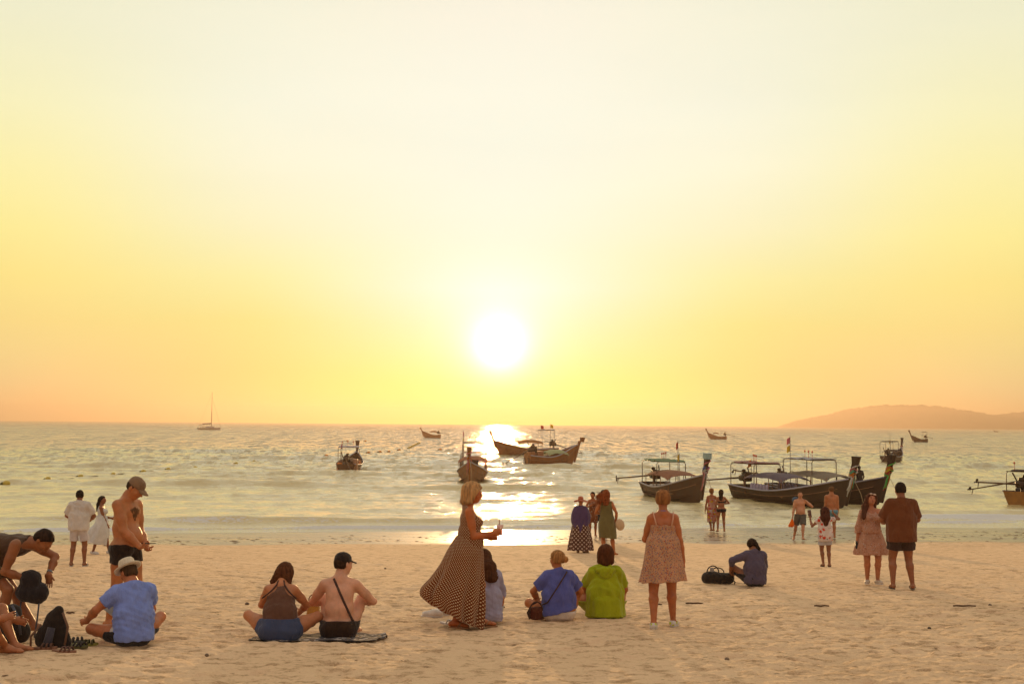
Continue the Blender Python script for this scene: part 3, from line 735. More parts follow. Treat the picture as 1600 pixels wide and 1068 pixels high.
def sheet(name, ys, us, wid, zf, m, kind='structure'):
    Y = ys[:, None] + 0 * us[None, :]; X = us[None, :] * wid(ys)[:, None]; Z = zf(X, Y, np.gradient(ys)[:, None])
    V = np.stack([X, Y, Z], 2).reshape(-1, 3); n = len(us); a = (np.arange(len(ys) - 1)[:, None] * n + np.arange(n - 1)[None, :]).ravel()
    return tag(link_mesh(name, V, np.stack([a, a + 1, a + n + 1, a + n], 1), m), kind=kind)
FEET = []        # places where people stand or sit: the sand is dented round them
def shore_np(X): return 46.4 + .2 * np.clip(X, -19, 14)
def beach_z(X, Y, dy):
    Z = np.where(Y < 36, BEACH0 - SLOPE * Y, (BEACH0 - SLOPE * 36) * (1 - (Y - 36) / (shore_np(X) - 36)))
    near = 1 - sstep(26, 35, Y)
    h = .022 * (vnoise(X * 1.9, Y * 2.4, 1) - .5) + .014 * (vnoise(X * 4.7, Y * 5.5, 2) - .5) + .024 * (vnoise(X * 9, Y * 12, 3) - .5) + .018 * (vnoise(X * 25, Y * 33, 7) - .5)
    pit = vnoise(X * 3.1 + 7, Y * 4.2, 5); h -= .045 * sstep(.70, .9, pit) * (.4 + vnoise(X * .7, Y * .9, 9))     # trodden hollows
    h += .05 * (vnoise(X * .35, Y * .4, 6) - .5)
    Z = Z + h * near * sstep(3, 7, Y) * (.35 + .65 * (1 - sstep(15, 30, Y)))
    Z = Z + .012 * (vnoise(X * .5, Y * .7, 8) - .5) * (1 - near)
    return Z
m, t = newmat('beach_sand'); N = NT(t); tcn = N.n('ShaderNodeTexCoord'); oc = tcn.outputs['Object']
spz = N.n('ShaderNodeSeparateXYZ'); N.l(oc, spz.inputs[0])
edge = N.math('ADD', spz.outputs[1], N.math('MULTIPLY', N.noise(.35, 4, oc, stretch=(1, .6, 1)), 4.5))
wet = N.rng(N.math('SUBTRACT', edge, N.math('MULTIPLY', spz.outputs[0], .2)), 37.6, 39.0, 0, 1, True)
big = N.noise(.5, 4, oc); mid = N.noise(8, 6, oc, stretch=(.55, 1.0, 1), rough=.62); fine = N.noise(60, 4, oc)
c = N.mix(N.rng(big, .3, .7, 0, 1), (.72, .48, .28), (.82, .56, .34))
c = N.mix(N.rng(mid, .50, .62, 0, .85), c, (.34, .19, .09))  # dimples: shade and some damp put into the colour as darker noise patches
c = N.mix(N.rng(fine, .35, .65, 0, .5), c, (.80, .56, .34))
sp2 = N.noise(19, 3, oc, stretch=(.5, 1, 1)); c = N.mix(N.rng(sp2, .67, .73, 0, .6), c, (.12, .08, .05))
cw = N.mix(N.noise(2.2, 4, oc, stretch=(.4, 2, 1)), (.16, .11, .07), (.27, .19, .12))
c = N.mix(wet, c, cw)
nm = N.bump(N.noise(9, 6, oc, stretch=(.8, 1.3, 1), rough=.66), .9, .07)
nm = N.bump(fine, .35, .012, nm)
nmw = N.bump(N.noise(2.5, 5, oc, stretch=(.35, 1.6, 1)), .25, .02)
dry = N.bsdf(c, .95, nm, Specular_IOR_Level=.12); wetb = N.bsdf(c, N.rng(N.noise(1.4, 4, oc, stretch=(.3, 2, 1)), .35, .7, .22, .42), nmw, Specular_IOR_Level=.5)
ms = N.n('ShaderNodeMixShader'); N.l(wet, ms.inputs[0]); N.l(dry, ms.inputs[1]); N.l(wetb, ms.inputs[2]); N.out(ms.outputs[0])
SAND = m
ys = [-70, -40, -20, -8, 0, 4, 7]; y = 7.0
while y < 60: y += max(.028, y * y * .00016); ys.append(y)
ys += [68, 80]; ys = np.array(ys)
us = np.concatenate([[-9, -5, -3, -2, -1.5, -1.25], np.linspace(-1.08, 1.08, 640), [1.25, 1.5, 2, 3, 5, 9]])
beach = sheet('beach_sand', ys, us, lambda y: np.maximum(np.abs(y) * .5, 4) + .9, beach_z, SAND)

# ------------------------------------------------------------------ the sea
CM = [c for c in comps(64, .4, 5, .0165, .33, .74, 3)]
# longer swells rolling in: (distance, tilt of the crest line, x centre, half width, height, thickness, foam)
SWELL = [(46.9, .2, 0, 90, .10, .26, .75), (50.3, .13, 3, 60, .10, .5, .22), (52.8, -.006, 24, 9, .22, .6, .9), (48.6, .05, -14, 17, .13, .5, .35), (56.5, .01, 22, 8, .24, .9, .05),
         (59.5, .0, 8, 5, .17, 1.1, 0), (76.5, -.01, -24, 15, .34, 1.1, .15), (74.5, .01, -1, 9, .26, 1.0, .0), (66, .02, -20, 10, .14, 1.0, 0), (70, -.02, 27, 8, .30, 1.2, .12),
         (88, .01, 25, 12, .3, 1.4, 0), (92, -.01, -10, 14, .26, 1.5, 0), (104, .0, -34, 12, .32, 1.7, 0), (112, .01, 12, 16, .28, 2.0, 0), (128, .0, -18, 22, .34, 2.4, 0),
         (122, .0, 40, 18, .34, 2.2, .05), (155, .0, 12, 26, .36, 3, 0), (160, 0, -50, 20, .4, 3, 0), (63, .01, 1, 7, .13, .8, .0), (82, .0, 10, 8, .2, 1.1, 0)]
def swell(X, Y):
    h = np.zeros(X.shape); fm = np.zeros(X.shape)
    for d, tl, xc, hw, a, w, fo in SWELL:
        yy = Y - (d + tl * (X - xc) + 1.1 * (vnoise(X * .11 + d, X * 0 + d, 11) - .5) + .5 * (vnoise(X * .45, X * 0 + d, 12) - .5))
        env = np.exp(-((X - xc) / hw) ** 4) * (.15 + .7 * vnoise(X * .16 + d * 3, X * 0, 13) + .75 * vnoise(X * .6 + d * 5, X * 0, 14))
        f_ = np.where(yy < 0, np.exp(-(yy / (w * .55)) ** 2), np.exp(-(yy / (w * 1.9)) ** 2))     # steep on the shore side
        h += a * env * f_
        if fo: fm += fo * env * np.exp(-((yy + w * .5) / (w * .75)) ** 2) * 1.25
    return h, fm
def sea_z(X, Y, dy):
    Z = np.zeros(X.shape); dep = sstep(46, 125, Y) * .62 + .38 * sstep(0, 7, Y - shore_np(X))
    for kx, ky, p, a, lam in CM:
        wgt = sstep(1.6, 3.4, lam / np.maximum(dy, .05)) * (1 if lam > 1.2 else dep * .6 + .4)
        s_ = np.sin(kx * X + ky * Y + p); Z += a * wgt * (2 * ((s_ + 1) / 2) ** 1.5 - .85) * .55
    patch = .45 + 1.1 * vnoise(X * .03 + 5, Y * .018, 15)
    Z *= (.10 + .90 * dep) * patch
    h, fm = swell(X, Y); Z = Z + h * sstep(-1.4, .2, Y - shore_np(X))
    return Z + .02
ys = []; y = 40.0
while y < 240: ys.append(y); y += max(.085, y * y * .000052)
while y < 5000: ys.append(y); y *= 1.035
ys.append(5000); ys = np.array(ys)
us = np.concatenate([[-2, -1.5], np.linspace(-1.12, 1.12, 640), [1.5, 2]])
m, t = newmat('sea_water'); N = NT(t); tcn = N.n('ShaderNodeTexCoord'); oc = tcn.outputs['Object']
foam_a = N.n('ShaderNodeAttribute', attribute_name='foam'); fa = foam_a.outputs['Fac']
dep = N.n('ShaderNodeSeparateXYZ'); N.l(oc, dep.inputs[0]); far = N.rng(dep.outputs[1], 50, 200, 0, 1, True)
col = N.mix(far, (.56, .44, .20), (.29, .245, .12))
n1 = N.noise(2.7, 7, oc, stretch=(.6, 1.0, 1), rough=.70); n2 = N.rng(N.noise(1.35, 6, oc, stretch=(.8, .30, 1), rough=.74), .44, .62, .30, .95); n3 = N.rng(N.noise(.55, 6, oc, stretch=(.8, .085, 1), rough=.74), .44, .62, .30, .95); n4 = N.noise(6, 3, oc, stretch=(.6, 1, 1))
calm = N.rng(dep.outputs[1], 44, 80, .6, 1, True)
b1 = N.n('ShaderNodeBump'); b1.inputs['Distance'].default_value = .16; N.l(n1, b1.inputs['Height']); N.l(N.math('MULTIPLY', calm, .62), b1.inputs['Strength'])
# farther out one sees whole wave faces turned to and from the viewer rather than single ripples
geo = N.n('ShaderNodeNewGeometry')
t2 = N.math('MULTIPLY', N.math('SUBTRACT', n2, .44), N.rng(dep.outputs[1], 47, 130, .24, .85)); t3 = N.math('MULTIPLY', N.math('SUBTRACT', n3, .40), N.rng(dep.outputs[1], 80, 240, 0, .85))
t5 = N.math('MULTIPLY', N.math('SUBTRACT', N.rng(N.noise(.16, 5, oc, stretch=(.8, .05, 1), rough=.74), .44, .62, .30, .95), .40), N.rng(dep.outputs[1], 250, 900, 0, .8))
cx = N.n('ShaderNodeCombineXYZ'); N.l(N.math('MULTIPLY', N.math('ADD', N.math('ADD', t2, t3), t5), -1), cx.inputs[1])
va = N.n('ShaderNodeVectorMath', operation='ADD'); N.l(b1.outputs[0], va.inputs[0]); N.l(cx.outputs[0], va.inputs[1]); vn = N.n('ShaderNodeVectorMath', operation='NORMALIZE'); N.l(va.outputs[0], vn.inputs[0])
b3 = vn
b4 = N.n('ShaderNodeBump'); b4.inputs['Distance'].default_value = .035; b4.inputs['Strength'].default_value = .18; N.l(n4, b4.inputs['Height']); N.l(b3.outputs[0], b4.inputs['Normal'])
water = N.bsdf(col, N.rng(dep.outputs[1], 45, 400, .05, .13), b4.outputs[0], IOR=1.4, Specular_IOR_Level=1.0)
fn = N.noise(7, 5, oc, stretch=(.7, 1, 1), rough=.7); fmask = N.rng(N.math('ADD', N.math('MULTIPLY', fa, .8), N.math('MULTIPLY', N.math('SUBTRACT', fn, .5), 1.3)), .42, .62, 0, 1)
fmask = N.math('MULTIPLY', fmask, N.rng(fa, .08, .3, 0, .85))
foamb = N.bsdf((.62, .6, .58), .8, N.bump(fn, .5, .05))
ms = N.n('ShaderNodeMixShader'); N.l(fmask, ms.inputs[0]); N.l(water, ms.inputs[1]); N.l(foamb, ms.inputs[2]); N.out(ms.outputs[0])
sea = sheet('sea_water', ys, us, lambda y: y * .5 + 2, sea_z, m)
X = us[None, :] * (ys * .5 + 2)[:, None]; Y = ys[:, None] + 0 * X; _, fm = swell(X, Y)
# the swash line where the water meets the sand
_depth = (sea_z(X, Y, np.gradient(ys)[:, None]) - beach_z(X, Y, 0)); fm = fm + .75 * np.exp(-((_depth - .015) / .022) ** 2) * (.1 + 1.3 * vnoise(X * .5, X * 0, 21) ** 1.5)
at = sea.data.attributes.new('foam', 'FLOAT', 'POINT'); at.data.foreach_set('value', np.clip(fm, 0, 1.5).astype(np.float32).ravel())

# ------------------------------------------------------------------ the far island: forested ridge
def island():
    D = 4200.; prof = [(1238, 667.5), (1243, 660), (1256, 655), (1275, 651.5), (1300, 646), (1330, 640), (1360, 635), (1390, 633.5), (1430, 633), (1470, 635.5), (1500, 640), (1530, 645), (1550, 649), (1572, 646), (1600, 643.5), (1640, 642), (1700, 646), (1760, 654), (1820, 667.5)]
    pts = [at_depth(px, py, D) for px, py in prof]; xs = np.array([p.x for p in pts]); zs = np.array([p.z for p in pts])
    n = 260; X = np.linspace(xs[0] - 6, xs[-1], n); top = np.interp(X, xs, zs); rows = []
    g = np.linspace(-1, 1, 34); V = []
    for gi in g:
        yy = D + gi * 300; e = (1 - abs(gi) ** 1.7); zz = top * e * (1 + .10 * (vnoise(X * .02, np.full(n, gi * 6), 31) - .5) * (abs(gi) > .02)) + e * (vnoise(X * .09, np.full(n, gi * 22), 32) - .5) * 9 + e * (vnoise(X * .3, np.full(n, gi * 60), 33) - .5) * 4
        V.append(np.stack([X, np.full(n, yy), np.where(e < .02, -2, zz - .8)], 1))
    V = np.concatenate(V); a = (np.arange(33)[:, None] * n + np.arange(n - 1)[None, :]).ravel()
    m, t = newmat('island_forest'); N = NT(t); c = N.mix(N.rng(N.noise(.03, 5), .35, .65, 0, 1), (.035, .05, .02), (.07, .085, .035)); N.out(N.bsdf(c, .9, N.bump(N.noise(.08, 5), .8, 6), Specular_IOR_Level=.1))
    tag(link_mesh('island_hills', V, np.stack([a, a + 1, a + n + 1, a + n], 1), m), kind='structure')
island()

# ------------------------------------------------------------------ air
def haze():
    mb = MB(); mb.box((0, 2500, 33.5), (11000, 5400, 73)); m, t = newmat('haze_air')
    v = t.nodes.new('ShaderNodeVolumePrincipled'); v.inputs['Color'].default_value = (.60, .465, .36, 1); v.inputs['Density'].default_value = HAZE_D; v.inputs['Anisotropy'].default_value = .63
    o = t.nodes.new('ShaderNodeOutputMaterial'); t.links.new(v.outputs[0], o.inputs['Volume'])
    b = mb.sharp('haze', m, kind='stuff')
HAZE_D = .00036
haze()
# ------------------------------------------------------------------ boats
def longtail(label, loc, yaw, L=9.5, B=2.0, hull=(.13, .055, .025), trim=(.30, .27, .30), canopy=(.42, .16, .07), canopy_x=(-.28, .16), ribbons=None,
             frames=((-.36, -.12, 2.15, (.55, .5, .5)),), tail=-14, tailyaw=0, prow=2.6, flags=(), cargo=None, seats=True, lod=0, can_h=1.35, group='longtail boats moored off the beach', post_col=(.25, .11, .05), lifejackets=None, ring=False, prow_w=1.0, engine=True, tail_len=4.0, headcol=None, stripes=True, scale_z=1.0, scale_w=1.0):
    root = empty('longtail_boat', loc, R(yaw), label=label, cat='boat', group=group)      # local +X is the bow
    wood = plain('hull_%s' % str(hull), hull, .55, .25, 3, bump=.3); dark = plain('boat_dark', (.035, .02, .012), .6); met = plain('engine_metal', (.05, .025, .012), .45, metal=.4)
    pole = plain('pole_metal', (.12, .07, .04), .45); tr = plain('trim_%s' % str(trim), trim, .5)
    nst = 22 if lod < 2 else 12; ts = np.linspace(-1, 1, nst)
    def sheer(t): return .66 + .14 * max(0, -t) ** 2 + (.95 * max(0, (t + .25) / 1.25) ** 2.0)
    def halfb(t): return B / 2 * (1 - .22 * max(0, -t) ** 2) * (1 if t < .05 else max(0.02, (1 - ((t - .05) / .95) ** 2.1)))
    def keel(t): return -.38 + .55 * max(0, (t - .55) / .45) ** 2
    def stx(t, z): return t * L / 2 + max(0, t) ** 3 * .45 * (z + .3)             # raked stem
    def section(t, off=0, top=None):
        hb, zs, zk = halfb(t) + off, sheer(t), keel(t); P = []
        for q in np.linspace(-1, 1, 13):
            a = abs(q); z = zk + (zs - zk) * a ** 1.7; y = hb * math.copysign(min(1, (a ** .62)), q) * (.80 + .20 * a)
            P.append((stx(t, z), y, z))
        return P
    hb_ = MB(); outer = [section(t) for t in ts]; hb_.grid(outer)
    inner = [[(x, y * .93, z + .05 + .02 * (1 - abs(k - 6) / 6)) if 0 < k < 12 else (x, y * .95, z) for k, (x, y, z) in enumerate(sec)] for sec in outer]
    hb_.grid([r_[::-1] for r_ in inner]); hb_.add(outer[0] , [tuple(range(12, -1, -1))]); hb_.build('hull', wood, root)
    if lod < 2:
        if stripes:
            for sg in (0, 12):
                g = MB(); g.tube([(p[sg][0], p[sg][1] * 1.01, p[sg][2] + .01) for p in outer], .045, 6, flat=((0, 1, 0), .8))
                g.build('gunwale', tr, root)
            for sg in (1, 11):
                g = MB(); g.tube([(p[sg][0], p[sg][1] * 1.012, p[sg][2]) for p in outer[:-1]], .022, 5)
                g.build('rubbing_strake', plain('strake_wood', (.20, .09, .04), .6), root)
    dk = MB(); rows = []
    for t in np.linspace(-.97, .9, 14): rows.append([(t * L / 2, -halfb(t) * .9, .14 + max(0, t - .5) * .9), (t * L / 2, halfb(t) * .9, .14 + max(0, t - .5) * .9)])
    dk.grid(rows); dk.build('deck', plain('deck_wood', (.16, .08, .04), .7), root)
    # stem post
    xs, zs = stx(1, sheer(1)), sheer(1); top = Vector((xs + .62, 0, prow)); st = MB()
    prof = [((xs - .42, keel(1) + .1), .07, .10), ((xs - .02, zs - .25), .08, .15), ((xs + .20, zs + .25), .085, .15), ((xs + .33, (zs + prow) / 2), .10, .17), (((xs + .48), prow - .35), .125, .20), ((xs + .58, prow), .16, .26)]
    rows = []
    for (x, z), hw, hl in prof: rows.append([(x - hl, -hw * prow_w, z), (x + hl * .6, -hw * .8 * prow_w, z - .02), (x + hl, 0, z - .02), (x + hl * .6, hw * .8 * prow_w, z - .02), (x - hl, hw * prow_w, z)])
    st.grid(rows, closed=True); n_ = len(st.V); st.add(rows[-1], [(0, 1, 2, 3, 4)]); st.build('stem_post', wood, root, smooth=False)
    if headcol: 
        mb = MB(); mb.grid([[(x * 1 , y * 1.12, z) for x, y, z in [((p[0] - (xs + .58)) * 1.08 + xs + .58 + dx, p[1], p[2] + dz) for p in rows[-1]]] for dx, dz in ((-.05, -.28), (0, .02))], closed=True); mb.add([(p[0], p[1] * 1.12, p[2] + .021) for p in rows[-1]], [(0, 1, 2, 3, 4)]); mb.sharp('post_cap', plain('cap_%s' % str(headcol), headcol, .6), root)
    if ribbons:
        rg = random.Random(int(L * 100 + yaw) % 999); base = Vector((xs + .16, 0, zs + .22))
        for k, c in enumerate(ribbons):
            mb = MB(); z0 = zs + .08 + k * .11
            for w in range(3):
                pts = [(xs + .1 + .05 * k + math.cos(a) * .20, math.sin(a) * (.13 + .01 * k) * prow_w, z0 + w * .05 + .05 * math.sin(a * 2 + k) + (math.cos(a)) * .05) for a in np.linspace(0, 2 * math.pi, 11)]
                mb.tube(pts, .022, 5)
            for w in range(3):      # hanging ends down the stem, swinging a little
                y0 = (k - len(ribbons) / 2) * .05 + rg.uniform(-.05, .05); l_ = rg.uniform(.5, 1.0); x0 = xs + .28 + .05 * rg.random()
                mb.tube([(x0, y0, z0), (x0 - .10, y0 * 1.3, z0 - l_ * .35), (x0 - .30 * l_, y0 * 1.5 + .03, z0 - l_ * .7), (x0 - .42 * l_, y0 * 1.6 + rg.uniform(-.05, .05), z0 - l_)], [.035, .05, .045, .03], 5, flat=((0, 1, 0), .5))
            mb.build('ribbon', cloth('ribbon_%s' % str(c), c, .35), root)
        mb = MB(); c = ribbons[0]; pr = []
        for w in np.linspace(0, 1, 12): pr.append((xs + .30 + .22 * w + .14 * math.cos(w * 9), .16 * math.sin(w * 9) * prow_w, zs + .3 + (prow - zs - .6) * w))
        mb.tube(pr, .035, 5, flat=((1, 0, 0), .6)); mb.build('ribbon', cloth('ribbon_%s' % str(c), c, .35), root)
    # canopy on posts
    if canopy:
        x0, x1 = canopy_x[0] * L, canopy_x[1] * L; mb = MB(); rows = []
        for i, x in enumerate(np.linspace(x0, x1, 11)):
            u = i / 10; sag = .05 * math.cos(u * math.pi * 6); hh = can_h + .12 * math.sin(u * math.pi) + sag * .5 - (.10 if i in (0, 10) else 0); w = B * .46
            rows.append([(x, w * q, hh + .16 * (1 - q * q) - (.10 if abs(q) == 1 else 0)) for q in np.linspace(-1, 1, 9)])
        mb.grid(rows); mb.grid([[(x, y, z - .02) for x, y, z in r_[::-1]] for r_ in rows]); mb.build('canopy', cloth('canopy_%s' % str(canopy), canopy, .3), root)
        if lod < 2:
            for x in np.linspace(x0 + .1, x1 - .1, 4):
                for sg in (-1, 1): MB().tube([(x, sg * B * .42, .35), (x, sg * B * .43, can_h)], .022, 6).build('canopy_post', plain('canopy_post_wood', post_col, .6), root)
    for (fa, fb, fz, fc) in frames:
        mb = MB(); xa, xb = fa * L, fb * L; w = B * .40
        for x in (xa, xb):
            mb.tube([(x, -w, .3), (x, -w, fz - .12), (x, -w + .1, fz), (x, w - .1, fz), (x, w, fz - .12), (x, w, .3)], .024, 6)
        for y in (-w + .1, 0, w - .1): mb.tube([(xa - .15, y, fz), (xb + .15, y, fz)], .02, 6)
        mb.build('roof_frame', pole, root)
        if fc:
            mb = MB(); mb.grid([[(x, y, fz + .06 + .05 * math.sin(x * 5 + y)) for y in np.linspace(-w, w, 6)] for x in np.linspace(xa - .1, xb + .1, 7)]); mb.grid([[(x, y, fz + .02 + .05 * math.sin(x * 5 + y)) for y in np.linspace(w, -w, 6)] for x in np.linspace(xa - .1, xb + .1, 7)]); mb.build('roof_cloth', cloth('roofc_%s' % str(fc), fc, .35), root)
            if lod < 1:
                for k in range(3):
                    mb = MB(); mb.tube([(xa + (xb - xa) * (k + .3) / 3, w * (.6 - k * .5), fz), (xa + (xb - xa) * (k + .3) / 3, w * (.6 - k * .5), fz + .42)], .014, 5); mb.ell((xa + (xb - xa) * (k + .3) / 3, w * (.6 - k * .5), fz + .45), (.05, .05, .07), n=8, m=6)
                    mb.build('lamp_pole', plain('lamp_red', (.5, .08, .03), .5), root)
    if engine:
        e = MB(); ex = -L / 2 + .5; ez = 1.18
        e.box((ex, 0, ez), (.72, .42, .36), bev=.05); e.box((ex + .1, 0, ez + .26), (.46, .30, .2), bev=.04); e.box((ex + .42, 0, ez + .05), (.14, .5, .5), bev=.04)
        e.tube([(ex - .1, .2, ez + .1), (ex - .1, .34, ez + .35), (ex - .3, .36, ez + .6)], .04, 7); e.ell((ex + .1, -.1, ez + .42), (.13, .13, .10), n=10, m=6); e.tube([(ex, 0, .3), (ex, 0, ez - .1)], .09, 8)
        e.tube([(ex + .4, .1, ez + .1), (ex + 1.0, .15, ez + .35), (ex + 1.25, .15, ez + .35)], .022, 6)
        e.build('engine', met, root)
        s_ = MB(); ty = R(180 + tailyaw); p0 = Vector((ex - .35, 0, ez)); d = Vector((math.cos(ty) * math.cos(R(tail)), math.sin(ty) * math.cos(R(tail)), math.sin(R(tail)))); p1 = p0 + d * tail_len
        s_.tube([p0, p0 + d * tail_len * .45, p1], [.055, .045, .035], 7); s_.tube([p0 + d * tail_len * .95 + Vector((0, 0, -.02)), p0 + d * tail_len * .97 + Vector((0, 0, -.32))], [.03, .015], 5)
        s_.build('tail_shaft', plain('shaft_metal', (.10, .05, .02), .5, metal=.3), root)
        pr = MB(); x, y, z = frame((0, 0, 0), d)
        for k in range(3):
            a = 2.1 * k; v = x * math.cos(a) + y * math.sin(a); w_ = (x * -math.sin(a) + y * math.cos(a)) * .06 + d * .05
            pr.add([p1 + v * .02, p1 + v * .1 + w_, p1 + v * .2 + w_ * .6, p1 + v * .21 - w_ * .5, p1 + v * .1 - w_, p1 + v * .02 + d * .02], [(0, 1, 2, 3, 4), (5, 4, 3, 2, 1)])
        pr.ell(p1, (.05, .05, .05), n=8, m=6); pr.build('propeller', met, root, smooth=False)
    if seats and lod < 2:
        for x in np.linspace(-.18 * L, .22 * L, 4):
            mb = MB(); w = halfb(x / (L / 2)) * .88; mb.box((x, 0, .42), (.28, 2 * w, .05), bev=.01); mb.box((x - .13, 0, .55), (.04, 2 * w * .9, .2), bev=.01); mb.sharp('seat', plain('seat_wood', (.22, .11, .05), .6), root)
    if lifejackets:
        for k in range(6):
            for sg in (-1, 1): MB().ell((-.22 * L + k * .34, sg * B * .42, .80), (.15, .07, .22), n=9, m=7, noise=.08, seed=k).build('life_jacket', cloth('lj_%s' % str(lifejackets), lifejackets, .1), root)
    if cargo:
        for k, (x, y, sx, sy, sz, c) in enumerate(cargo):
            mb = MB(); mb.box((x, y, .16 + sz / 2), (sx, sy, sz), bev=.05); mb.build('crate', plain('crate_%s' % str(c), c, .6), root, smooth=False)
    if ring:
        for q in (-.3, .35): MB().tube([(-L / 2 - .10 + .05 * math.cos(a), q + math.cos(a) * .22, .32 + math.sin(a) * .30) for a in np.linspace(0, 2 * math.pi, 13)], .03, 6).build('fender_ring', dark, root)
    for k, (x, y, z0, z1, cc) in enumerate(flags):
        mb = MB(); mb.tube([(x * L, y, z0), (x * L, y, z1)], .018, 6); f = mb.build('flag_pole', pole, root)
        for j, c in enumerate(cc):
            zt = z1 - .06 - j * .48; fm = MB(); rows = [[(x * L - .02 - .36 * u, y - .04 * math.sin(u * 6), zt - v * .36 - .10 * u) for v in np.linspace(0, 1, 4)] for u in np.linspace(0, 1, 7)]
            rows2 = [[(a, b + .008, c_) for a, b, c_ in r_[::-1]] for r_ in rows]; fm.grid(rows); fm.grid(rows2); fm.build('flag', cloth('flag_%s' % str(c), c, .45), f)
    if lod < 1:
        mb = MB(); mb.tube([(xs + .1, .1, zs), (xs + .6, .16, zs - .7), (xs + 1.0, .2, -.15)], .014, 5); mb.build('mooring_rope', plain('rope', (.35, .25, .14), .9), root)
    # sun-worn waterline stripe
    wl = MB(); 
    for sg in (1, -1):
        pts = []
        for t in ts[:-1]:
            sec = section(t, .006); js = [j for j in range(12) if (sec[j][2] - .02) * (sec[j + 1][2] - .02) <= 0]
            if not js: continue
            j = js[0] if sg > 0 else js[-1]; a, b = sec[j], sec[j + 1]; f = (.02 - a[2]) / (b[2] - a[2] + 1e-9); pts.append(tuple(a[i] + (b[i] - a[i]) * f for i in range(3)))
        if len(pts) > 3: wl.tube(pts, .03, 4)
    if wl.V: wl.build('waterline_stripe', dark, root)
    root.scale = (1, scale_w, scale_z); return root

red, green, yellow, orange, pinkc, whitec, blue = (.55, .06, .03), (.12, .45, .10), (.70, .50, .04), (.70, .22, .03), (.65, .22, .25), (.65, .62, .6), (.10, .14, .4)
# B6: near boat right of centre
longtail('brown longtail boat with rust canopy, green-topped roof frame and pale-tipped prow', on_sea(1052, 782) + Vector((.25, 1.5, 0)), -80, 8.6, 2.15, hull=(.05, .016, .005), canopy=(.30, .11, .05), canopy_x=(-.30, .22),
         frames=((-.40, -.06, 2.1, (.14, .24, .12)),), ribbons=[pinkc, whitec, blue], headcol=(.24, .34, .36), flags=((-.02, .3, .5, 3.3, (red,)), (-.0, .32, .5, 2.6, (yellow,))), cargo=[(-2.6, -.1, .9, .9, .55, (.5, .45, .4))], tail=-6, tailyaw=72, tail_len=2.2, prow=2.75, ring=True)
# B8 behind B7
longtail('dark longtail boat with green, red and yellow ribbons, a man standing on its bow', on_sea(1322, 789) + Vector((-.35, 3.4, 0)), -71, 9.8, 2.0, hull=(.035, .010, .004), trim=(.20, .18, .22), canopy=(.26, .20, .14), canopy_x=(-.30, .18),
         frames=((-.28, .02, 2.3, (.42, .42, .46)),), ribbons=[green, red, yellow, orange], flags=((-.38, .3, .8, 3.6, (pinkc, yellow)),), tail=3, tailyaw=10, prow=2.8, can_h=1.38)
longtail('long dark longtail boat with lavender canopy, life jackets and garlands on its prow', on_sea(1232, 788) + Vector((.15, 1.0, 0)), -72, 10.2, 2.1, hull=(.035, .012, .004), trim=(.32, .30, .38), canopy=(.12, .09, .12), canopy_x=(-.30, .10),
         frames=((-.46, -.20, 2.05, (.30, .12, .12)),), ribbons=[whitec, orange, (.15, .5, .35), pinkc], tail=-5, tailyaw=66, tail_len=2.6, prow=2.75, lifejackets=(.40, .34, .45), ring=True, seats=True, flags=((-.34, -.2, 1.5, 2.3, (orange,)),), cargo=[(.4, .2, .8, 1.0, .6, (.3, .1, .05)), (1.4, -.3, .4, .4, .5, (.7, .68, .6))])
# B12 and its neighbour at the right edge
longtail('longtail boat with bright orange-yellow stern at the right edge of the photo', on_sea(1600, 790) + Vector((3.3, 2.2, 0)), 35, 9.5, 2.1, hull=(.28, .12, .02), canopy=(.10, .05, .04), frames=((-.46, -.20, 1.85, (.08, .05, .04)),), tail=3, tailyaw=-24, tail_len=2.5, cargo=[(-3.6, .3, .8, .6, .8, (.04, .03, .03)), (-3.0, -.4, .7, .7, .9, (.06, .04, .03))], lifejackets=(.08, .05, .05))
longtail('dark longtail boat at the right edge, its tail shaft raised behind the orange stern', on_sea(1600, 781) + Vector((5.3, 5.0, 0)), 38, 9.5, 2.0, hull=(.05, .02, .01), canopy=(.10, .05, .04), frames=((-.40, -.15, 1.85, (.08, .05, .04)),), tail=-8, tailyaw=-24, tail_len=4.6)
# B2 bow-on in the glitter
longtail('longtail boat seen bow-on left of the glitter with flag, square frames and white roof strips', on_sea(735, 757) + Vector((0, 4.6, 0)), -90.5, 9.5, 2.2, hull=(.20, .065, .012), canopy=(.40, .14, .05), canopy_x=(-.30, .16), can_h=1.55,
         frames=((-.40, -.22, 2.75, (.6, .5, .45)), (-.12, .05, 2.1, None)), ribbons=[pinkc, orange, whitec], flags=((-.36, -.9, .5, 3.7, (pinkc, yellow)),), tail=-6, prow=2.65, prow_w=1.15, lod=0)
# B1 stern-on, left
longtail('dark longtail boat seen from astern with orange life jackets hung over its transom', on_sea(537, 740) + Vector((0, 4.2, 0)), 92, 8.6, 1.95, hull=(.09, .035, .008), canopy=(.16, .07, .03), canopy_x=(-.42, .10), can_h=.92,
         frames=((-.34, -.1, 2.15, (.55, .48, .50)),), tail=-32, tailyaw=24, tail_len=2.2, prow=2.6, lifejackets=(.65, .16, .03), flags=((-.30, .5, .5, 2.5, (pinkc,)),), cargo=[(-3.7, -.75, .5, .4, 1.05, (.35, .18, .10)), (-3.6, .55, .5, .4, .75, (.7, .2, .04))], prow_w=1.25)
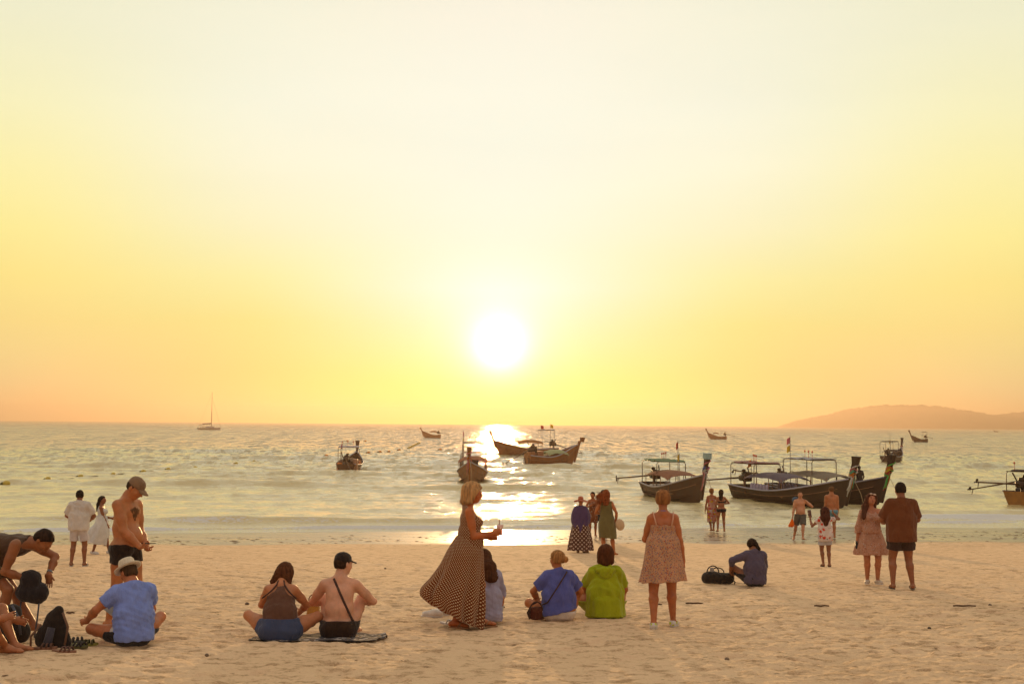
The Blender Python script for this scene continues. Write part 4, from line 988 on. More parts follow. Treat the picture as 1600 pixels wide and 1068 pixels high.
# B3, B4 in the middle distance near the sun path
longtail('longtail boat with tall prow to the left, lying in the glitter behind a smaller boat', on_sea(826, 711.5), 196, scale_z=1.3, scale_w=1.2, L=7.9, B=1.9, hull=(.20, .06, .01), canopy=(.40, .16, .04), canopy_x=(-.22, .22), frames=((-.42, -.20, 2.6, (.5, .42, .36)),), flags=((-.2, .3, .5, 3.2, (red,)), (-.40, -.3, .5, 3.3, (yellow,))), prow=2.6, tail=-14, tailyaw=8, lod=1)
longtail('longtail boat with pale green cover and prow to the right, tail shaft in the water', on_sea(858, 727.5), 26, 5.0, 1.7, scale_z=1.35, scale_w=1.2, hull=(.20, .065, .012), canopy=(.38, .42, .22), canopy_x=(-.1, .36), can_h=.95, frames=(), prow=2.15, tail=-19, tailyaw=6, tail_len=3.2, lod=1, ring=True, cargo=[(-2.2, 0, .8, .8, .9, (.3, .12, .04)), (-1.2, 0, .7, .8, .95, (.25, .1, .04))])
longtail('dark longtail boat under way on the right with flags and a tall post prow', on_sea(1406, 722.5) + Vector((0, 2.4, 0)), 58, 6.6, 1.9, hull=(.055, .02, .008), canopy=(.10, .05, .03), canopy_x=(-.3, .2), can_h=1.25, frames=((-.46, -.06, 2.45, (.08, .06, .05)),), flags=((-.2, 0, .5, 3.4, ()), (-.0, .3, .5, 2.7, (yellow,))), prow=2.9, tail=-24, tail_len=3.2, ribbons=[whitec, red], lod=1)
longtail('small orange longtail boat far out, left of the sun path', on_sea(676, 684), 168, 4.6, 1.8, scale_z=1.3, hull=(.30, .10, .03), canopy=(.35, .14, .05), frames=(), prow=2.3, lod=2, tail=-8, tail_len=2.5)
longtail('small orange-brown longtail boat far out between the sun path and the island', on_sea(1123, 686), 170, 4.9, 1.7, scale_z=1.3, hull=(.30, .10, .03), canopy=(.25, .10, .04), canopy_x=(0, .35), frames=((-.42, -.14, 1.9, None),), prow=2.5, lod=2, tail=-8, tail_len=2.5)
longtail('small longtail boat far out in front of the island', on_sea(1439, 690.5), 172, 3.6, 1.5, scale_z=1.25, hull=(.10, .03, .01), canopy=None, frames=((-.44, -.14, 2.3, (.2, .12, .08)),), prow=2.7, lod=2, tail=-8, tail_len=1.5)
longtail('tiny boat near the horizon in front of the island', on_sea(1557, 674.6), 160, 3.6, 1.2, hull=(.12, .06, .03), canopy=(.12, .06, .03), frames=(), prow=1.9, lod=2, engine=False)
longtail('tiny boat near the horizon left of the sun', on_sea(449, 661.8) , 170, 5, 1.6, hull=(.12, .08, .04), canopy=(.12, .06, .03), frames=(), prow=1.8, lod=2, engine=False)

def sailboat():
    p = on_sea(327, 671.2); r_ = empty('sailboat', p, R(3), label='white sailing yacht with bare mast anchored far out on the left', cat='sailboat')
    L, Bm = 11.6, 3.4; white = plain('yacht_white', (.42, .36, .36), .35); rows = []
    for t in np.linspace(-1, 1, 14):
        hb = Bm / 2 * (1 - max(0, t) ** 2.2) * (1 - .15 * max(0, -t)) + .02; zs = 1.0 + .35 * max(0, t) ** 2; rows.append([(t * L / 2 + (q * q - 1) * .3 * (t > .8), hb * q, (-.3 + (zs + .3) * abs(q) ** 1.4)) for q in np.linspace(-1, 1, 9)])
    mb = MB(); mb.grid(rows); mb.add([p_[0] for p_ in rows] + [p_[-1] for p_ in rows[::-1]], [tuple(range(28))]); mb.add(rows[0], [tuple(range(8, -1, -1))]); mb.build('hull', white, r_, smooth=False)
    mb = MB(); mb.box((.3, 0, 1.45), (4.2, 1.9, .6), bev=.15); mb.box((-3.0, 0, 1.5), (1.6, 2.4, .25), bev=.05); mb.build('cabin', plain('cabin_grey', (.30, .25, .25), .4), r_, smooth=False)
    mb = MB(); mb.tube([(1.0, 0, 1.2), (1.0, 0, 19.2)], [.14, .09], 8); mb.tube([(.9, 0, 3.0), (-3.6, 0, 2.8)], .10, 6); mb.build('mast', plain('mast_metal', (.35, .25, .2), .4), r_)
    mb = MB(); mb.tube([(.8, 0, 3.25), (-3.4, 0, 3.05)], [.28, .2], 8); mb.build('furled_sail', cloth('sailc', (.22, .17, .2)), r_)
    mb = MB(); mb.tube([(1, 0, 17), (5.6, 0, 1.3)], .035, 4); mb.tube([(1, 0, 19), (-5.6, 0, 1.2)], .02, 4); mb.tube([(1, 0, 14), (1, 1.6, 1.1)], .02, 4); mb.tube([(1, 0, 14), (1, -1.6, 1.1)], .02, 4); mb.build('rigging', plain('rig', (.2, .14, .12), .5), r_)
    mb = MB()
    for x in (-4.6, -3.0): 
        for y in (-1, 1): mb.tube([(x, y, 1.0), (x, y, 2.6)], .04, 5)
    mb.box((-3.8, 0, 2.65), (2.2, 2.3, .12), bev=.03); mb.build('cockpit_awning', plain('awn', (.15, .10, .12), .6), r_, smooth=False)
sailboat()

# buoys of the swimming-area rope
def buoy(px, py, s, c, label):
    p = on_sea(px, py); r_ = empty('buoy', p + Vector((0, 0, .08)), rng.uniform(-.5, .5), label=label, cat='buoy', group='floats of the swimming line')
    mb = MB(); mb.ell((0, 0, .02), (s * .42, s * .3, s * .30), n=12, m=8, noise=.05, seed=int(px)); mb.build('float_body', plain('buoy_%s' % str(c), c, .5), r_)
    mb = MB(); mb.ell((-s * .42, .02, -.02), (s * .3, s * .24, s * .2), n=10, m=7, noise=.1, seed=int(px) + 1); mb.build('weed_clump', plain('weed', (.10, .09, .02), .8), r_)
BU = [(10, 757, .62, 'large yellow-green float at the far left of the swimming line, by a wave crest'), (75, 750, .55, 'yellow float just right of the far-left large float'), (126, 746, .52, 'yellow float above the man in the white tee'),
      (177, 742.5, .5, 'yellow float left of the capped man'), (224, 738, .5, 'yellow float partly behind the cap of the shirtless man'), (263, 734.5, .5, 'yellow float just right of the capped man'), (305, 732, .5, 'yellow float below the sailing yacht'),
      (337, 727, .42, 'left float of a close pair right of the yacht'), (345, 726.5, .42, 'right float of a close pair right of the yacht'), (369, 725, .45, 'small float midway between yacht and dark stern-on boat'), (397, 722, .5, 'float left of the dark stern-on boat, third from it'),
      (488, 716, .5, 'orange float second left of the dark stern-on boat'), (510, 713, .62, 'orange float just left of the dark stern-on boat'), (543, 689, .6, 'orange float above the stern-on boat'), (571, 689.5, .7, 'orange float upper right of the stern-on boat'),
      (560, 709.5, .5, 'first float right of the stern-on boat'), (576, 708, .6, 'second float right of the stern-on boat'), (594, 706.5, .6, 'third float right of the stern-on boat'), (608, 706, .5, 'fourth float right of the stern-on boat'), (624, 703.5, .6, 'float at the foot of the float string'), (688, 703, .7, 'orange float left of the bow-on boat flag')]
for px, py, s, l in BU: buoy(px, py, s, (.50, .36, .05) if px < 450 else (.60, .22, .03), l)
for k in range(7):
    px, py = 639 + k * 2.7, 700.5 - k * 1.35; buoy(px, py, .62, (.55, .36, .05), ['lowest', 'second from the bottom', 'third from the bottom', 'middle', 'third from the top', 'second from the top', 'topmost'][k] + ' float of the slanting string of floats')
def rope(p0, p1, label, n=20):
    mb = MB(); a, b = on_sea(*p0), on_sea(*p1); mb.tube([a + (b - a) * t + Vector((0, .3 * math.sin(t * 19), .03 + .015 * math.sin(t * 50))) for t in np.linspace(0, 1, n)], .03, 5); return mb.build('float_rope', plain('rope_wet', (.14, .11, .04), .7), None, label=label, cat='rope')
rope((-30, 760), (400, 722), 'thin rope joining the yellow floats on the left', 60)
# ------------------------------------------------------------------ people
S_TAN = (.40, .17, .07); S_PALE = (.55, .27, .14); S_BROWN = (.26, .11, .05); S_ORG = (.46, .17, .05)
sk = lambda n, c: skin('skin_' + n, c)
def height_at(base, px, py_top):
    "how tall something is that stands at base and reaches photo row py_top"
    q = at_depth(px, py_top, base.y); return q.z - base.z
def LAB(s_): return s_

def free(P, o, name, label, cat, group=None):
    "a thing worn or held, but a thing of its own"
    o.name = name; o.parent = None; o.matrix_world = Matrix.Translation(P.root.location) @ Matrix.Rotation(P.rz, 4, 'Z'); return tag(o, label, cat, group)

# --- man standing in a cap and black trunks
def p_cap_man():
    b = on_beach(193, 981); H = height_at(b, 200, 739) * .985
    f = Fig(H, 'm', fat=.55, hpitch=-38, hyaw=6, t1=(0, -.06, 1), t2=(0, .06, 1), ndir=(0, .35, 1),
            RH=(.09, .26, .535 * H), RP=(.6, -1, -.2), RHd=(-.55, .8, .15), RHn=(0, -.1, 1), curlR=.7, LH=(-.12, .20, .53 * H), LP=(-.7, -.9, -.3), LHd=(.5, .5, -.3), LHn=(0, 0, 1),
            RF=(.06, -.17, .045 * H), LF=(-.08, .08, .045 * H), RK=(0.1, 1, 0))
    P = Person(b, -108, f, sk('capman', (.50, .22, .09)), 'standing shirtless man in tan cap and black trunks looking down at his hand', h=.009)
    P.body(); P.face(); P.cap(cloth('cap_tan', (.22, .13, .07), .05)); P.hairobj(P.cut_hair(hairm('hair_brown', (.10, .05, .02)), low=-.045, thick=.004), hairm('hair_brown', (.10, .05, .02)))
    P.shorts(cloth('trunks_black', (.022, .012, .008), .02), leg=.42, waist=.025, inf=.012)
    fl = f.field(.008, ('torso', 'bust'), .0015); c = f.S - f.t2 * .12; fl.cut(c + f.t2 * .085, f.t2 * .9 + f.rc * .35).cut(c + f.t2 * .085, f.t2 * .9 - f.rc * .35).cut(c - f.t2 * .10, -f.t2 * .5 + f.rc * .8).cut(c - f.t2 * .10, -f.t2 * .5 - f.rc * .8).cut(c + f.fc * .03, -f.fc); fl.disp = lambda x, y, z: (.004 * np.sin(x * 190 + z * 150) * np.sin(z * 210 + y * 160)).astype(np.float32)
    P.fieldobj('chest_hair', fl, hairm('hair_chest', (.20, .09, .035)))
    mb = MB(); w = f.wr[1] + f.hd[1] * .10 + f.hn[1] * .03; mb.box(tuple(w), (.075, .15, .01), bev=.003); o = P.mb('x', mb, plain('phone_dark', (.02, .02, .025), .2), smooth=False); V = None
    free(P, o, 'phone', 'dark phone in the hand of the shirtless man in the cap', 'phone')
p_cap_man()

# --- man in a blue shirt and straw hat, sitting cross-legged
def seat_height(b, px, top): return height_at(b, px, top)
def p_hat_man():
    b = on_beach(208, 1006); sh = height_at(b, 207, 881); H = sh / .515
    f = Fig(H, 'm', fat=.5, P=(0, 0, .098), pyaw=8, t1=(.0, .02, 1), t2=(-.02, .20, 1), ndir=(-.12, .5, 1), hpitch=-28, hyaw=22,
            LH=(-.40, .34, .24), LP=(-.5, -.6, -.1), LHd=(-.6, .7, -.3), RH=(.14, .40, .22), RP=(.9, -.3, -.3), LF=(-.10, .52, .07), LK=(-1, .1, .25), RF=(.02, .42, .10), RK=(.5, .8, .3), LFd=(.6, .5, 0), RFd=(-.6, .5, 0))
    P = Person(b, 32, f, sk('hatman', (.50, .20, .09)), 'man in a blue short-sleeved shirt and white straw hat sitting cross-legged on the sand', h=.009)
    P.body(); m = cloth('shirt_blue', (.20, .27, .62), .12); P.tee(m, sleeve=.62, hem=-.035, inf=.020, loose=.035, fold=.007, seed=4, cuffr=.022, collar=True)
    P.hairobj(P.cut_hair(None, low=-.06), hairm('hair_brown', (.10, .05, .02)))
    P.shorts(cloth('shorts_bw', (.018, .014, .014), .0), leg=.52, inf=.016, waist=.03)
    # pale side panel of the left leg
    fl = Field(.009); a = f.hp[-1]; k = f.kn[-1]; fl.seg(a + (k - a) * .16, a + (k - a) * .36, .108 * f.u, .102 * f.u, k=.02, flat=True, flat0=True); P.fieldobj('side_panel', fl, cloth('panel_pale', (.48, .42, .38), .05))
    straw = plain('straw_hat', (.62, .52, .38), .85, .15, 60, bump=.5); mb = MB(P.headM()); u = f.u
    mb.lathe((0, -.01, .0), [(.098 * u, .055), (.097 * u, .09), (.090 * u, .13), (.078 * u, .150), (.05 * u, .153), (.0, .142)], 26, None, .92, 1.12)
    br = []
    for r_, z in ((.094, .058), (.115, .052), (.135, .050), (.150, .056), (.150, .050), (.135, .043), (.115, .045), (.094, .050)): br.append([(math.sin(t) * r_ * u, (math.cos(t) * r_ * 1.12 - .01) * u, z + (.014 * math.cos(t) ** 2 * -1 if math.cos(t) > 0 else .010 * math.cos(t) ** 2) * (r_ - .09) * 20) for t in np.linspace(0, 2 * math.pi, 29)[:-1]])
    mb.grid(br, closed=True); hat = P.mb('straw_hat', mb, straw)
    mb = MB(P.headM()); mb.lathe((0, -.01, 0), [(.1005 * u, .056), (.1005 * u, .082)], 26, None, .92, 1.12); P.mb('hat_band', mb, plain('band_dark', (.03, .02, .02), .7), parent=hat)
    mb = MB(); p = A(-.13, .52, .33); mb.box(tuple(p), (.09, .02, .14), rot=Matrix.Rotation(R(-50), 3, 'Y'), bev=.005); o = P.mb('phone', mb, plain('phone_white', (.35, .38, .34), .3), smooth=False); free(P, o, 'phone', 'pale phone held before the man in the straw hat', 'phone')
p_hat_man()

# --- couple in white near the water
def p_white_man():
    b = on_beach(121, 884); H = height_at(b, 121, 766)
    f = Fig(H, 'm', fat=.35, LH=(-.15, .26, .60 * H), RH=(.15, .26, .60 * H), LP=(-1, -.4, -.3), RP=(1, -.4, -.3), LF=(-.13, 0, .045 * H), RF=(.13, .03, .045 * H))
    P = Person(b, 4, f, sk('wm', S_BROWN), 'man in a white tee and white shorts seen from behind, facing the sea', h=.012)
    P.body(); P.hairobj(P.cut_hair(None, low=-.05), hairm('hair_black', (.03, .016, .01)))
    P.tee(cloth('tee_white', (.66, .60, .54), .2), sleeve=.82, hem=-.05, inf=.02, loose=.05, cuffr=.03, seed=8, fold=.008)
    P.shorts(cloth('shorts_white', (.62, .56, .56), .2), leg=.78, inf=.006, flare=.014); P.flipflops(plain('sole_pale', (.5, .45, .4)), strap=1)
p_white_man()
def p_white_woman():
    b = on_beach(157, 865.5); H = height_at(b, 156, 775)
    f = Fig(H, 'f', t1=(0, 0, 1), hyaw=-12, RH=(.06, .16, .50 * H), RP=(.5, -1, 0), LH=(-.08, .24, .62 * H), LP=(-.5, -1, 0), RF=(.05, -.17, .045 * H), LF=(-.05, .20, .045 * H), RFd=(0, 1, -.1), LFd=(0, 1, 0))
    P = Person(b, -84, f, sk('ww', S_BROWN), 'woman in a flowing white dress walking beside the man in white', h=.012)
    P.body(); hm = hairm('hair_black', (.03, .016, .01)); fl = P.cut_hair(None, vol=(.008, .01, 0)); fl.seg(P.hq(0, -.10, -.02), P.hq(0, -.14, -.14), .045, .04, k=.04); fl.seg(P.hq(0, -.14, -.14), P.hq(0, -.17, -.33), .04, .022, k=.03); P.hairobj(fl, hm)
    m = cloth('dress_white', (.72, .70, .66), .3); fl = P.f.field(.012, ('torso', 'bust', 'pelvis'), .014); fl.cut(f.P, -f.t1).cut(f.S - f.t2 * .01, f.t2 + f.fc * .5); P.fieldobj('dress_bodice', fl, m)
    hz = .14 * H; P.loft('dress_skirt', [(0, 0, f.C[2] + .02, .15, .12, .0), (0, 0, f.P[2], .19, .17, .03), (0, -.07, .40 * H, .21, .26, .08, -.10), (0, -.16, .28 * H, .22, .33, .12, -.12), (0, -.24, hz + .06 * H, .22, .38, .15, -.16)], m, nf=7)
    P.sneakers(plain('shoe_white', (.6, .56, .52)), plain('sole_pale', (.5, .45, .4)))
p_white_woman()

# --- man bending over a bag at the left edge
def p_bending():
    b = on_beach(28, 991); H = 1.80
    f = Fig(H, 'm', fat=.15, P=(0, -.40, .80), t1=(0, .6, .7), t2=(0, .99, .10), ndir=(0, .9, -.25), hpitch=-58, LH=(-.06, .30, .66), RH=(.08, .14, .62), LP=(-.5, 0, .5), RP=(.6, -1, 0), RHd=(-.2, .75, -.6), RHn=(-.6, 0, -.5), curlR=.28, LHd=(0, .1, -1),
            RF=(.10, -.16, .08), LF=(-.12, .14, .08), RK=(.1, 1, 0))
    P = Person(b, -93, f, sk('bend', (.33, .14, .055)), 'man in a dark tank top bending over a black bag at the left edge', h=.009)
    P.body(); P.hairobj(P.cut_hair(None, low=-.06, thick=.012), hairm('hair_dark', (.045, .02, .01)))
    P.tee(cloth('tank_dark', (.085, .045, .025), .05), sleeve=0, hem=-.05, inf=.014, loose=.03, top=-.005); P.shorts(cloth('shorts_olive', (.12, .065, .03), .05), leg=.72, inf=.018, flare=.03)
    for sd, nm, c in ((1, 'wristband', (.02, .015, .015)), (-1, 'wristwatch', (.12, .12, .13))):
        mb = MB(); w = f.wr[sd] - nrm(f.wr[sd] - f.el[sd]) * .03; x, y, z = frame(w, f.el[sd]); mb.tube([Vector(w) - z * .0, Vector(w) + z * .03], .034, 12); P.mb(nm, mb, plain('band_%s' % nm, c, .4))
p_bending()
# --- seated person cut by the left edge
def p_left_edge():
    b = on_beach(-48, 1021); H = 1.75
    f = Fig(H, 'm', fat=.3, P=(0, 0, .10), t1=(0, -.05, 1), t2=(0, .12, 1), RH=(.14, .33, .36), RP=(.5, -.3, -.8), LH=(-.2, .4, .3), RF=(.02, .34, .07), RK=(.3, 1, .30), LF=(-.1, .40, .07), LK=(-.3, 1, .4), RHd=(-.4, .8, .2))
    P = Person(b, -78, f, sk('edge', (.45, .2, .09)), 'person in a floral shirt and dark shorts sitting cut off by the left edge', h=.010)
    P.body(); P.hairobj(P.cut_hair(None), hairm('hair_dark', (.045, .02, .01)))
    P.tee(cloth('shirt_floral', (.58, .55, .47), .1, pattern='blotch', p=[(11, .30, (.03, .09, .05)), (16, .22, (.35, .30, .03)), (14, .2, (.02, .05, .05))]), sleeve=.7, cuffr=.03, loose=.04, inf=.02)
    P.shorts(cloth('shorts_dark', (.018, .016, .012), .0), leg=.62, inf=.018, flare=.02)
p_left_edge()

# --- pair sitting on a towel
def p_tank_woman():
    b = on_beach(436, 999); H = height_at(b, 440, 884) / .50
    f = Fig(H, 'f', fat=.75, P=(0, 0, .10), t1=(0, .02, 1), t2=(.0, .32, 1), ndir=(0, .8, .8), hpitch=-35, hyaw=-6, hroll=-6, LH=(-.10, .44, .30), RH=(.16, .44, .26), LP=(-1, -.2, -.4), RP=(1, -.2, -.3), LF=(-.10, .42, .06), RF=(.12, .44, .06), LK=(-1, .2, .55), RK=(1, .2, .5), LFd=(.5, .7, 0), RFd=(-.5, .7, 0))
    P = Person(b, 2, f, sk('tankw', (.52, .24, .12)), 'woman in brown racer-back tank and blue shorts sitting on the towel', h=.009)
    P.body(); hm = hairm('hair_red', (.14, .045, .015)); fl = P.cut_hair(None, vol=(.012, .012, .01), low=-.12); fl.seg(P.hq(-.05, -.03, -.02), P.hq(-.115, -.02, -.14), .055, .03, k=.05).seg(P.hq(.05, -.03, -.02), P.hq(.095, -.02, -.14), .055, .03, k=.05)
    P.hairobj(fl, hm, [(60, [P.hq(-.1, -.05, -.08), P.hq(.09, -.05, -.08), P.hq(0, -.08, .03)], (-.3, -.3, -1), .12, .5, .002, 3)])
    m = cloth('tank_brown', (.12, .055, .035), .06); fl = f.field(.009, ('torso', 'bust'), .010); fl.seg(f.C, f.P, .12 * f.u + .01, .115 * f.u + .01, k=.06, ax=f.rp, w=1.4); up = f.S - f.t2 * .055 * H
    fl.disp = folds(.004, 9); fl.cut(f.P - f.t1 * .01, -f.t1); fl.cut(f.S + f.t2 * .004 * H, f.t2)
    for sd in (-1, 1): c = f.S + f.rc * sd * .158 + f.t2 * .01; fl.sub(c - f.fc * .3, c + f.fc * .3, .118, .118)      # racer back
    P.fieldobj('tank_top', fl, m)
    mb = MB(); dk = plain('strap_dark', (.05, .02, .012), .8)
    for sd in (-1, 1):
        pts = []
        for q in (0, .25, .5, .75, 1): a = f.S - f.t2 * (.10 - .145 * q) * H * .9 + f.rc * sd * (.16 * (1 - q) ** 1.6 + .028) - f.fc * (.108 - .055 * q) * f.u * 1.12; pts.append(a)
        pts.append(f.N + f.rc * sd * .05 + f.t2 * .03); mb.tube(pts, .009, 6)
    P.mb('shoulder_strap', mb, dk)
    P.shorts(cloth('shorts_blue', (.045, .06, .12), .03), leg=.35, waist=.085, inf=.034, flare=.025)
p_tank_woman()
def p_cap_seated():
    b = on_beach(529, 996); H = height_at(b, 531, 866) / .525
    f = Fig(H, 'm', fat=.15, P=(0, 0, .095), t1=(0, .03, 1), t2=(.0, .18, 1), ndir=(.06, .3, 1), hpitch=-6, hyaw=-42, LH=(-.17, .40, .36), RH=(.19, .40, .36), LP=(-.8, -.9, .0), RP=(.8, -.9, .1), LF=(-.10, .5, .06), RF=(.12, .5, .06), LK=(-.32, .2, 1), RK=(.34, .2, 1), LHd=(.6, .6, -.4), RHd=(-.4, .7, -.4))
    P = Person(b, 0, f, sk('capseat', (.68, .42, .32)), 'shirtless man in a black cap with a strap across his back on the towel', h=.009)
    P.body(); P.hairobj(P.cut_hair(None, low=-.055, thick=.006), hairm('hair_dark', (.045, .02, .01))); P.cap(cloth('cap_black', (.02, .012, .01), .0))
    P.shorts(cloth('trunks_darkbrown', (.028, .012, .006), .0), leg=.45, waist=.055, inf=.022, flare=.02)
    mb = MB(); back = []
    for q in np.linspace(0, 1, 12):
        c = f.N * (1 - q) + (f.P + f.t1 * .10) * q; lat = -.06 + .22 * q; d = .066 + .052 * math.sin(min(1, q * 1.6) * math.pi / 2)
        back.append(c + f.rc * lat - f.fc * (d * math.sqrt(max(.05, 1 - (abs(lat) / .21) ** 2))) * 1.0 * f.u + f.t2 * .0)
    back = [f.N + f.rc * -.09 + f.fc * .05 + f.t2 * .02] + back + [f.P + f.t1 * .08 + f.rc * .17 + f.fc * .06]
    mb.tube(back, .014, 6, flat=(tuple(f.fc), .4)); P.mb('bag_strap', mb, plain('strap_dark', (.05, .02, .012), .8))
p_cap_seated()

# --- polka-dot woman walking right
def p_polka():
    b = on_beach(727, 980.5); H = height_at(b, 738, 754)
    f = Fig(H, 'f', fat=.35, t1=(0, .03, 1), t2=(0, -.02, 1), ndir=(0, .3, 1), hpitch=-14, hyaw=-6, P=(.0, .03, .52 * H), RH=(.10, .33, .655 * H), RP=(.35, -1, -.5), RHd=(-.1, 1, .35), RHn=(-1, .1, 0), curlR=.75, LH=(-.12, .30, .62 * H), LP=(-.5, -1, -.4),
            RF=(.05, -.13, .05 * H), LF=(-.06, .20, .05 * H), RFd=(.1, 1, -.05), LFd=(0, 1, 0))
    P = Person(b, -86, f, sk('polka', (.46, .15, .035)), 'blonde woman in a rust polka-dot dress walking to the right with a drink', h=.009)
    P.body(); P.face((.4, .1, .05)); hm = hairm('hair_blonde', (.62, .36, .15)); fl = P.cut_hair(None, vol=(.016, .02, .012), low=-.12, front=.05)
    fl.seg(P.hq(.02, -.06, .0), P.hq(.02, -.085, -.12), .085, .055, k=.05).seg(P.hq(.07, .01, .02), P.hq(.075, -.02, -.10), .035, .04, k=.04).seg(P.hq(-.07, .01, .02), P.hq(-.075, -.02, -.10), .035, .04, k=.04); fl.disp = folds(.009, 7, .5, .45)
    P.hairobj(fl, hm, [(150, [P.hq(.04, -.1, -.10), P.hq(0, -.1, -.05), P.hq(.07, -.04, -.08), P.hq(0, -.06, .09)], (-.1, -.35, -.9), .10, .4, .0022, 5)])
    m = cloth('dress_polka', (.19, .045, .010), .25, pattern='dots', p=(.034, .19, (.80, .58, .34)))
    fl = f.field(.009, ('torso', 'bust'), .013); fl.seg(f.C, f.P + f.t1 * .03, .115 * f.u + .02, .14, k=.05, ax=f.rp, w=1.25); fl.disp = folds(.005, 2, .5); fl.cut(f.P + f.t1 * .02, -f.t1).cut(f.N - f.t2 * .0, f.t2 + f.fc * .9)
    P.fieldobj('dress_bodice', fl, m, uvr=.26)
    g = f.P[2]; P.loft('dress_skirt', [(0, .01, g + .20, .150, .128, .0), (0, .0, g + .11, .195, .178, .01), (0, -.015, g + .0, .238, .225, .02), (0, -.05, g - .16, .23, .26, .05, -.05), (0, -.10, g - .34, .24, .31, .10, -.14), (0, -.155, g - .52, .25, .36, .14, -.26), (0, -.16, g - .66, .25, .35, .16, -.38), (0, -.12, g - .765, .24, .30, .17, -.50)], m, nf=9, n=150, rows=60, seed=5, uvw=.31)
    P.flipflops(plain('sandal_brown', (.25, .12, .05)), strap=1)
    # the drink she holds
    c = f.wr[1] + f.hd[1] * .085 + f.hn[1] * .045; mb = MB(); mb.lathe(tuple(c + A(0, 0, -.06)), [(.030, 0), (.036, .07), (.042, .13), (.042, .135), (.038, .13), (.03, .01), (0, .008)], 18)
    gm, t = newmat('cup_plastic'); N = NT(t); tr = N.n('ShaderNodeBsdfTransparent'); bb = N.bsdf((.75, .5, .45), .12, Specular_IOR_Level=.6); ms = N.n('ShaderNodeMixShader'); ms.inputs[0].default_value = .55; N.l(tr.outputs[0], ms.inputs[1]); N.l(bb, ms.inputs[2]); N.out(ms.outputs[0])
    r_ = empty('drink_cup', P.root.location, P.rz, label='pink drink with a straw in the hand of the polka-dot woman', cat='drink')
    def sub(name, mb, m): o = P.mb(name, mb, m); o.parent = r_; return o
    sub('cup', mb, gm); mb = MB(); mb.lathe(tuple(c + A(0, 0, -.055)), [(.029, 0), (.034, .06), (.036, .085), (0, .085)], 18); sub('drink', mb, plain('drink_pink', (.70, .30, .26), .2)); mb = MB(); mb.tube([tuple(c + A(0, 0, -.03)), tuple(c + A(-.01, -.01, .13)), tuple(c + A(-.01, -.015, .145))], .006, 6); sub('straw', mb, plain('straw_brown', (.25, .09, .03)))
p_polka()
# --- woman in lavender shirt sitting behind her
def p_lavender():
    b = on_beach(758, 971); H = height_at(b, 757, 866) / .50
    f = Fig(H, 'f', fat=.2, P=(0, 0, .10), t1=(.02, .02, 1), t2=(-.02, .22, 1), ndir=(-.1, .4, 1), hpitch=-20, hyaw=18, LH=(-.2, .4, .3), RH=(.17, .36, .14), RP=(1, -.4, .0), LP=(-1, -.4, 0), LF=(-.16, .55, .06), RF=(.10, .50, .06), LK=(-.5, .2, 1), RK=(.5, .4, 1))
    P = Person(b, 6, f, sk('lav', S_ORG), 'long-haired woman in a loose lavender shirt sitting behind the polka-dot dress', h=.009)
    P.body(); hm = hairm('hair_brownred', (.11, .035, .01)); fl = P.cut_hair(None, vol=(.012, .016, .01)); fl.seg(P.hq(0, -.05, .0), P.hq(0, -.13, -.14), .075, .085, k=.05, ax=f.hx, w=1.1).seg(P.hq(.0, -.13, -.14), P.hq(.02, -.15, -.30), .07, .06, k=.05, ax=f.hx, w=1.5); fl.disp = folds(.006, 5, .3, .4); P.hairobj(fl, hm, [(60, [P.hq(0, -.15, -.25), P.hq(.08, -.14, -.25)], (0, -.1, -1), .1, .3, .002, 5)])
    P.tee(cloth('shirt_lavender', (.40, .37, .50), .2), sleeve=1.65, hem=-.05, inf=.028, loose=.045, cuffr=.025, fold=.010, seed=12, top=.0)
    P.shorts(cloth('shorts_cream', (.45, .4, .35), .1), leg=.6)
p_lavender()
# --- blue tee woman
def p_blue():
    b = on_beach(871, 968); H = height_at(b, 869, 868) / .505
    f = Fig(H, 'f', fat=.75, P=(.02, 0, .10), t1=(.0, .03, 1), t2=(-.02, .15, 1), ndir=(-.05, .2, 1), hpitch=-4, hyaw=38, LH=(-.22, .30, .22), RH=(.22, .32, .22), LP=(-1, -.6, .0), RP=(1, -.6, 0), LF=(-.02, .45, .07), RF=(.0, .46, .1), LK=(-1, .3, .35), RK=(.15, 1, .35), LFd=(.7, .5, 0), RFd=(-.6, .5, 0))
    P = Person(b, 4, f, sk('blue', (.50, .2, .07)), 'seated woman with a blonde bun, blue-violet tee and white shorts', h=.009)
    P.body(); P.face(); hm = hairm('hair_blonde2', (.45, .22, .07)); fl = P.cut_hair(None, vol=(.010, .012, .006)); fl.ell(P.hq(.02, -.150, .0), (.042, .042, .042), None, .02); P.hairobj(fl, hm, [(50, [P.hq(.0, -.12, 0), P.hq(.05, -.09, -.05), P.hq(0, -.02, .12)], (.2, -.4, .3), .02, .7, .0018, 6)])
    P.tee(cloth('tee_blueviolet', (.10, .115, .36), .15), sleeve=.72, hem=-.0, inf=.024, loose=.035, cuffr=.028, fold=.008, seed=15, hemtilt=(.25, 0, -1))
    P.shorts(cloth('shorts_white2', (.66, .56, .48), .1), leg=.5, waist=.01, inf=.014, fold=.005)
    mb = MB(); pts = [f.N + f.rc * .10 + f.fc * .03 + f.t2 * .02]
    for q in np.linspace(0, 1, 9): lat = .10 - .26 * q; c = f.N * (1 - q) + (f.P + f.t1 * .12) * q; pts.append(c + f.rc * lat - f.fc * (.09 + .06 * math.sin(min(1, q * 1.8) * math.pi / 2)) * math.sqrt(max(.3, 1 - (abs(lat) / .27) ** 2)))
    pts.append(f.P + A(-.22, -.04, .10)); mb.tube(pts, .009, 6); P.mb('bag_strap', mb, plain('strap_dark', (.05, .02, .012), .8))
p_blue()
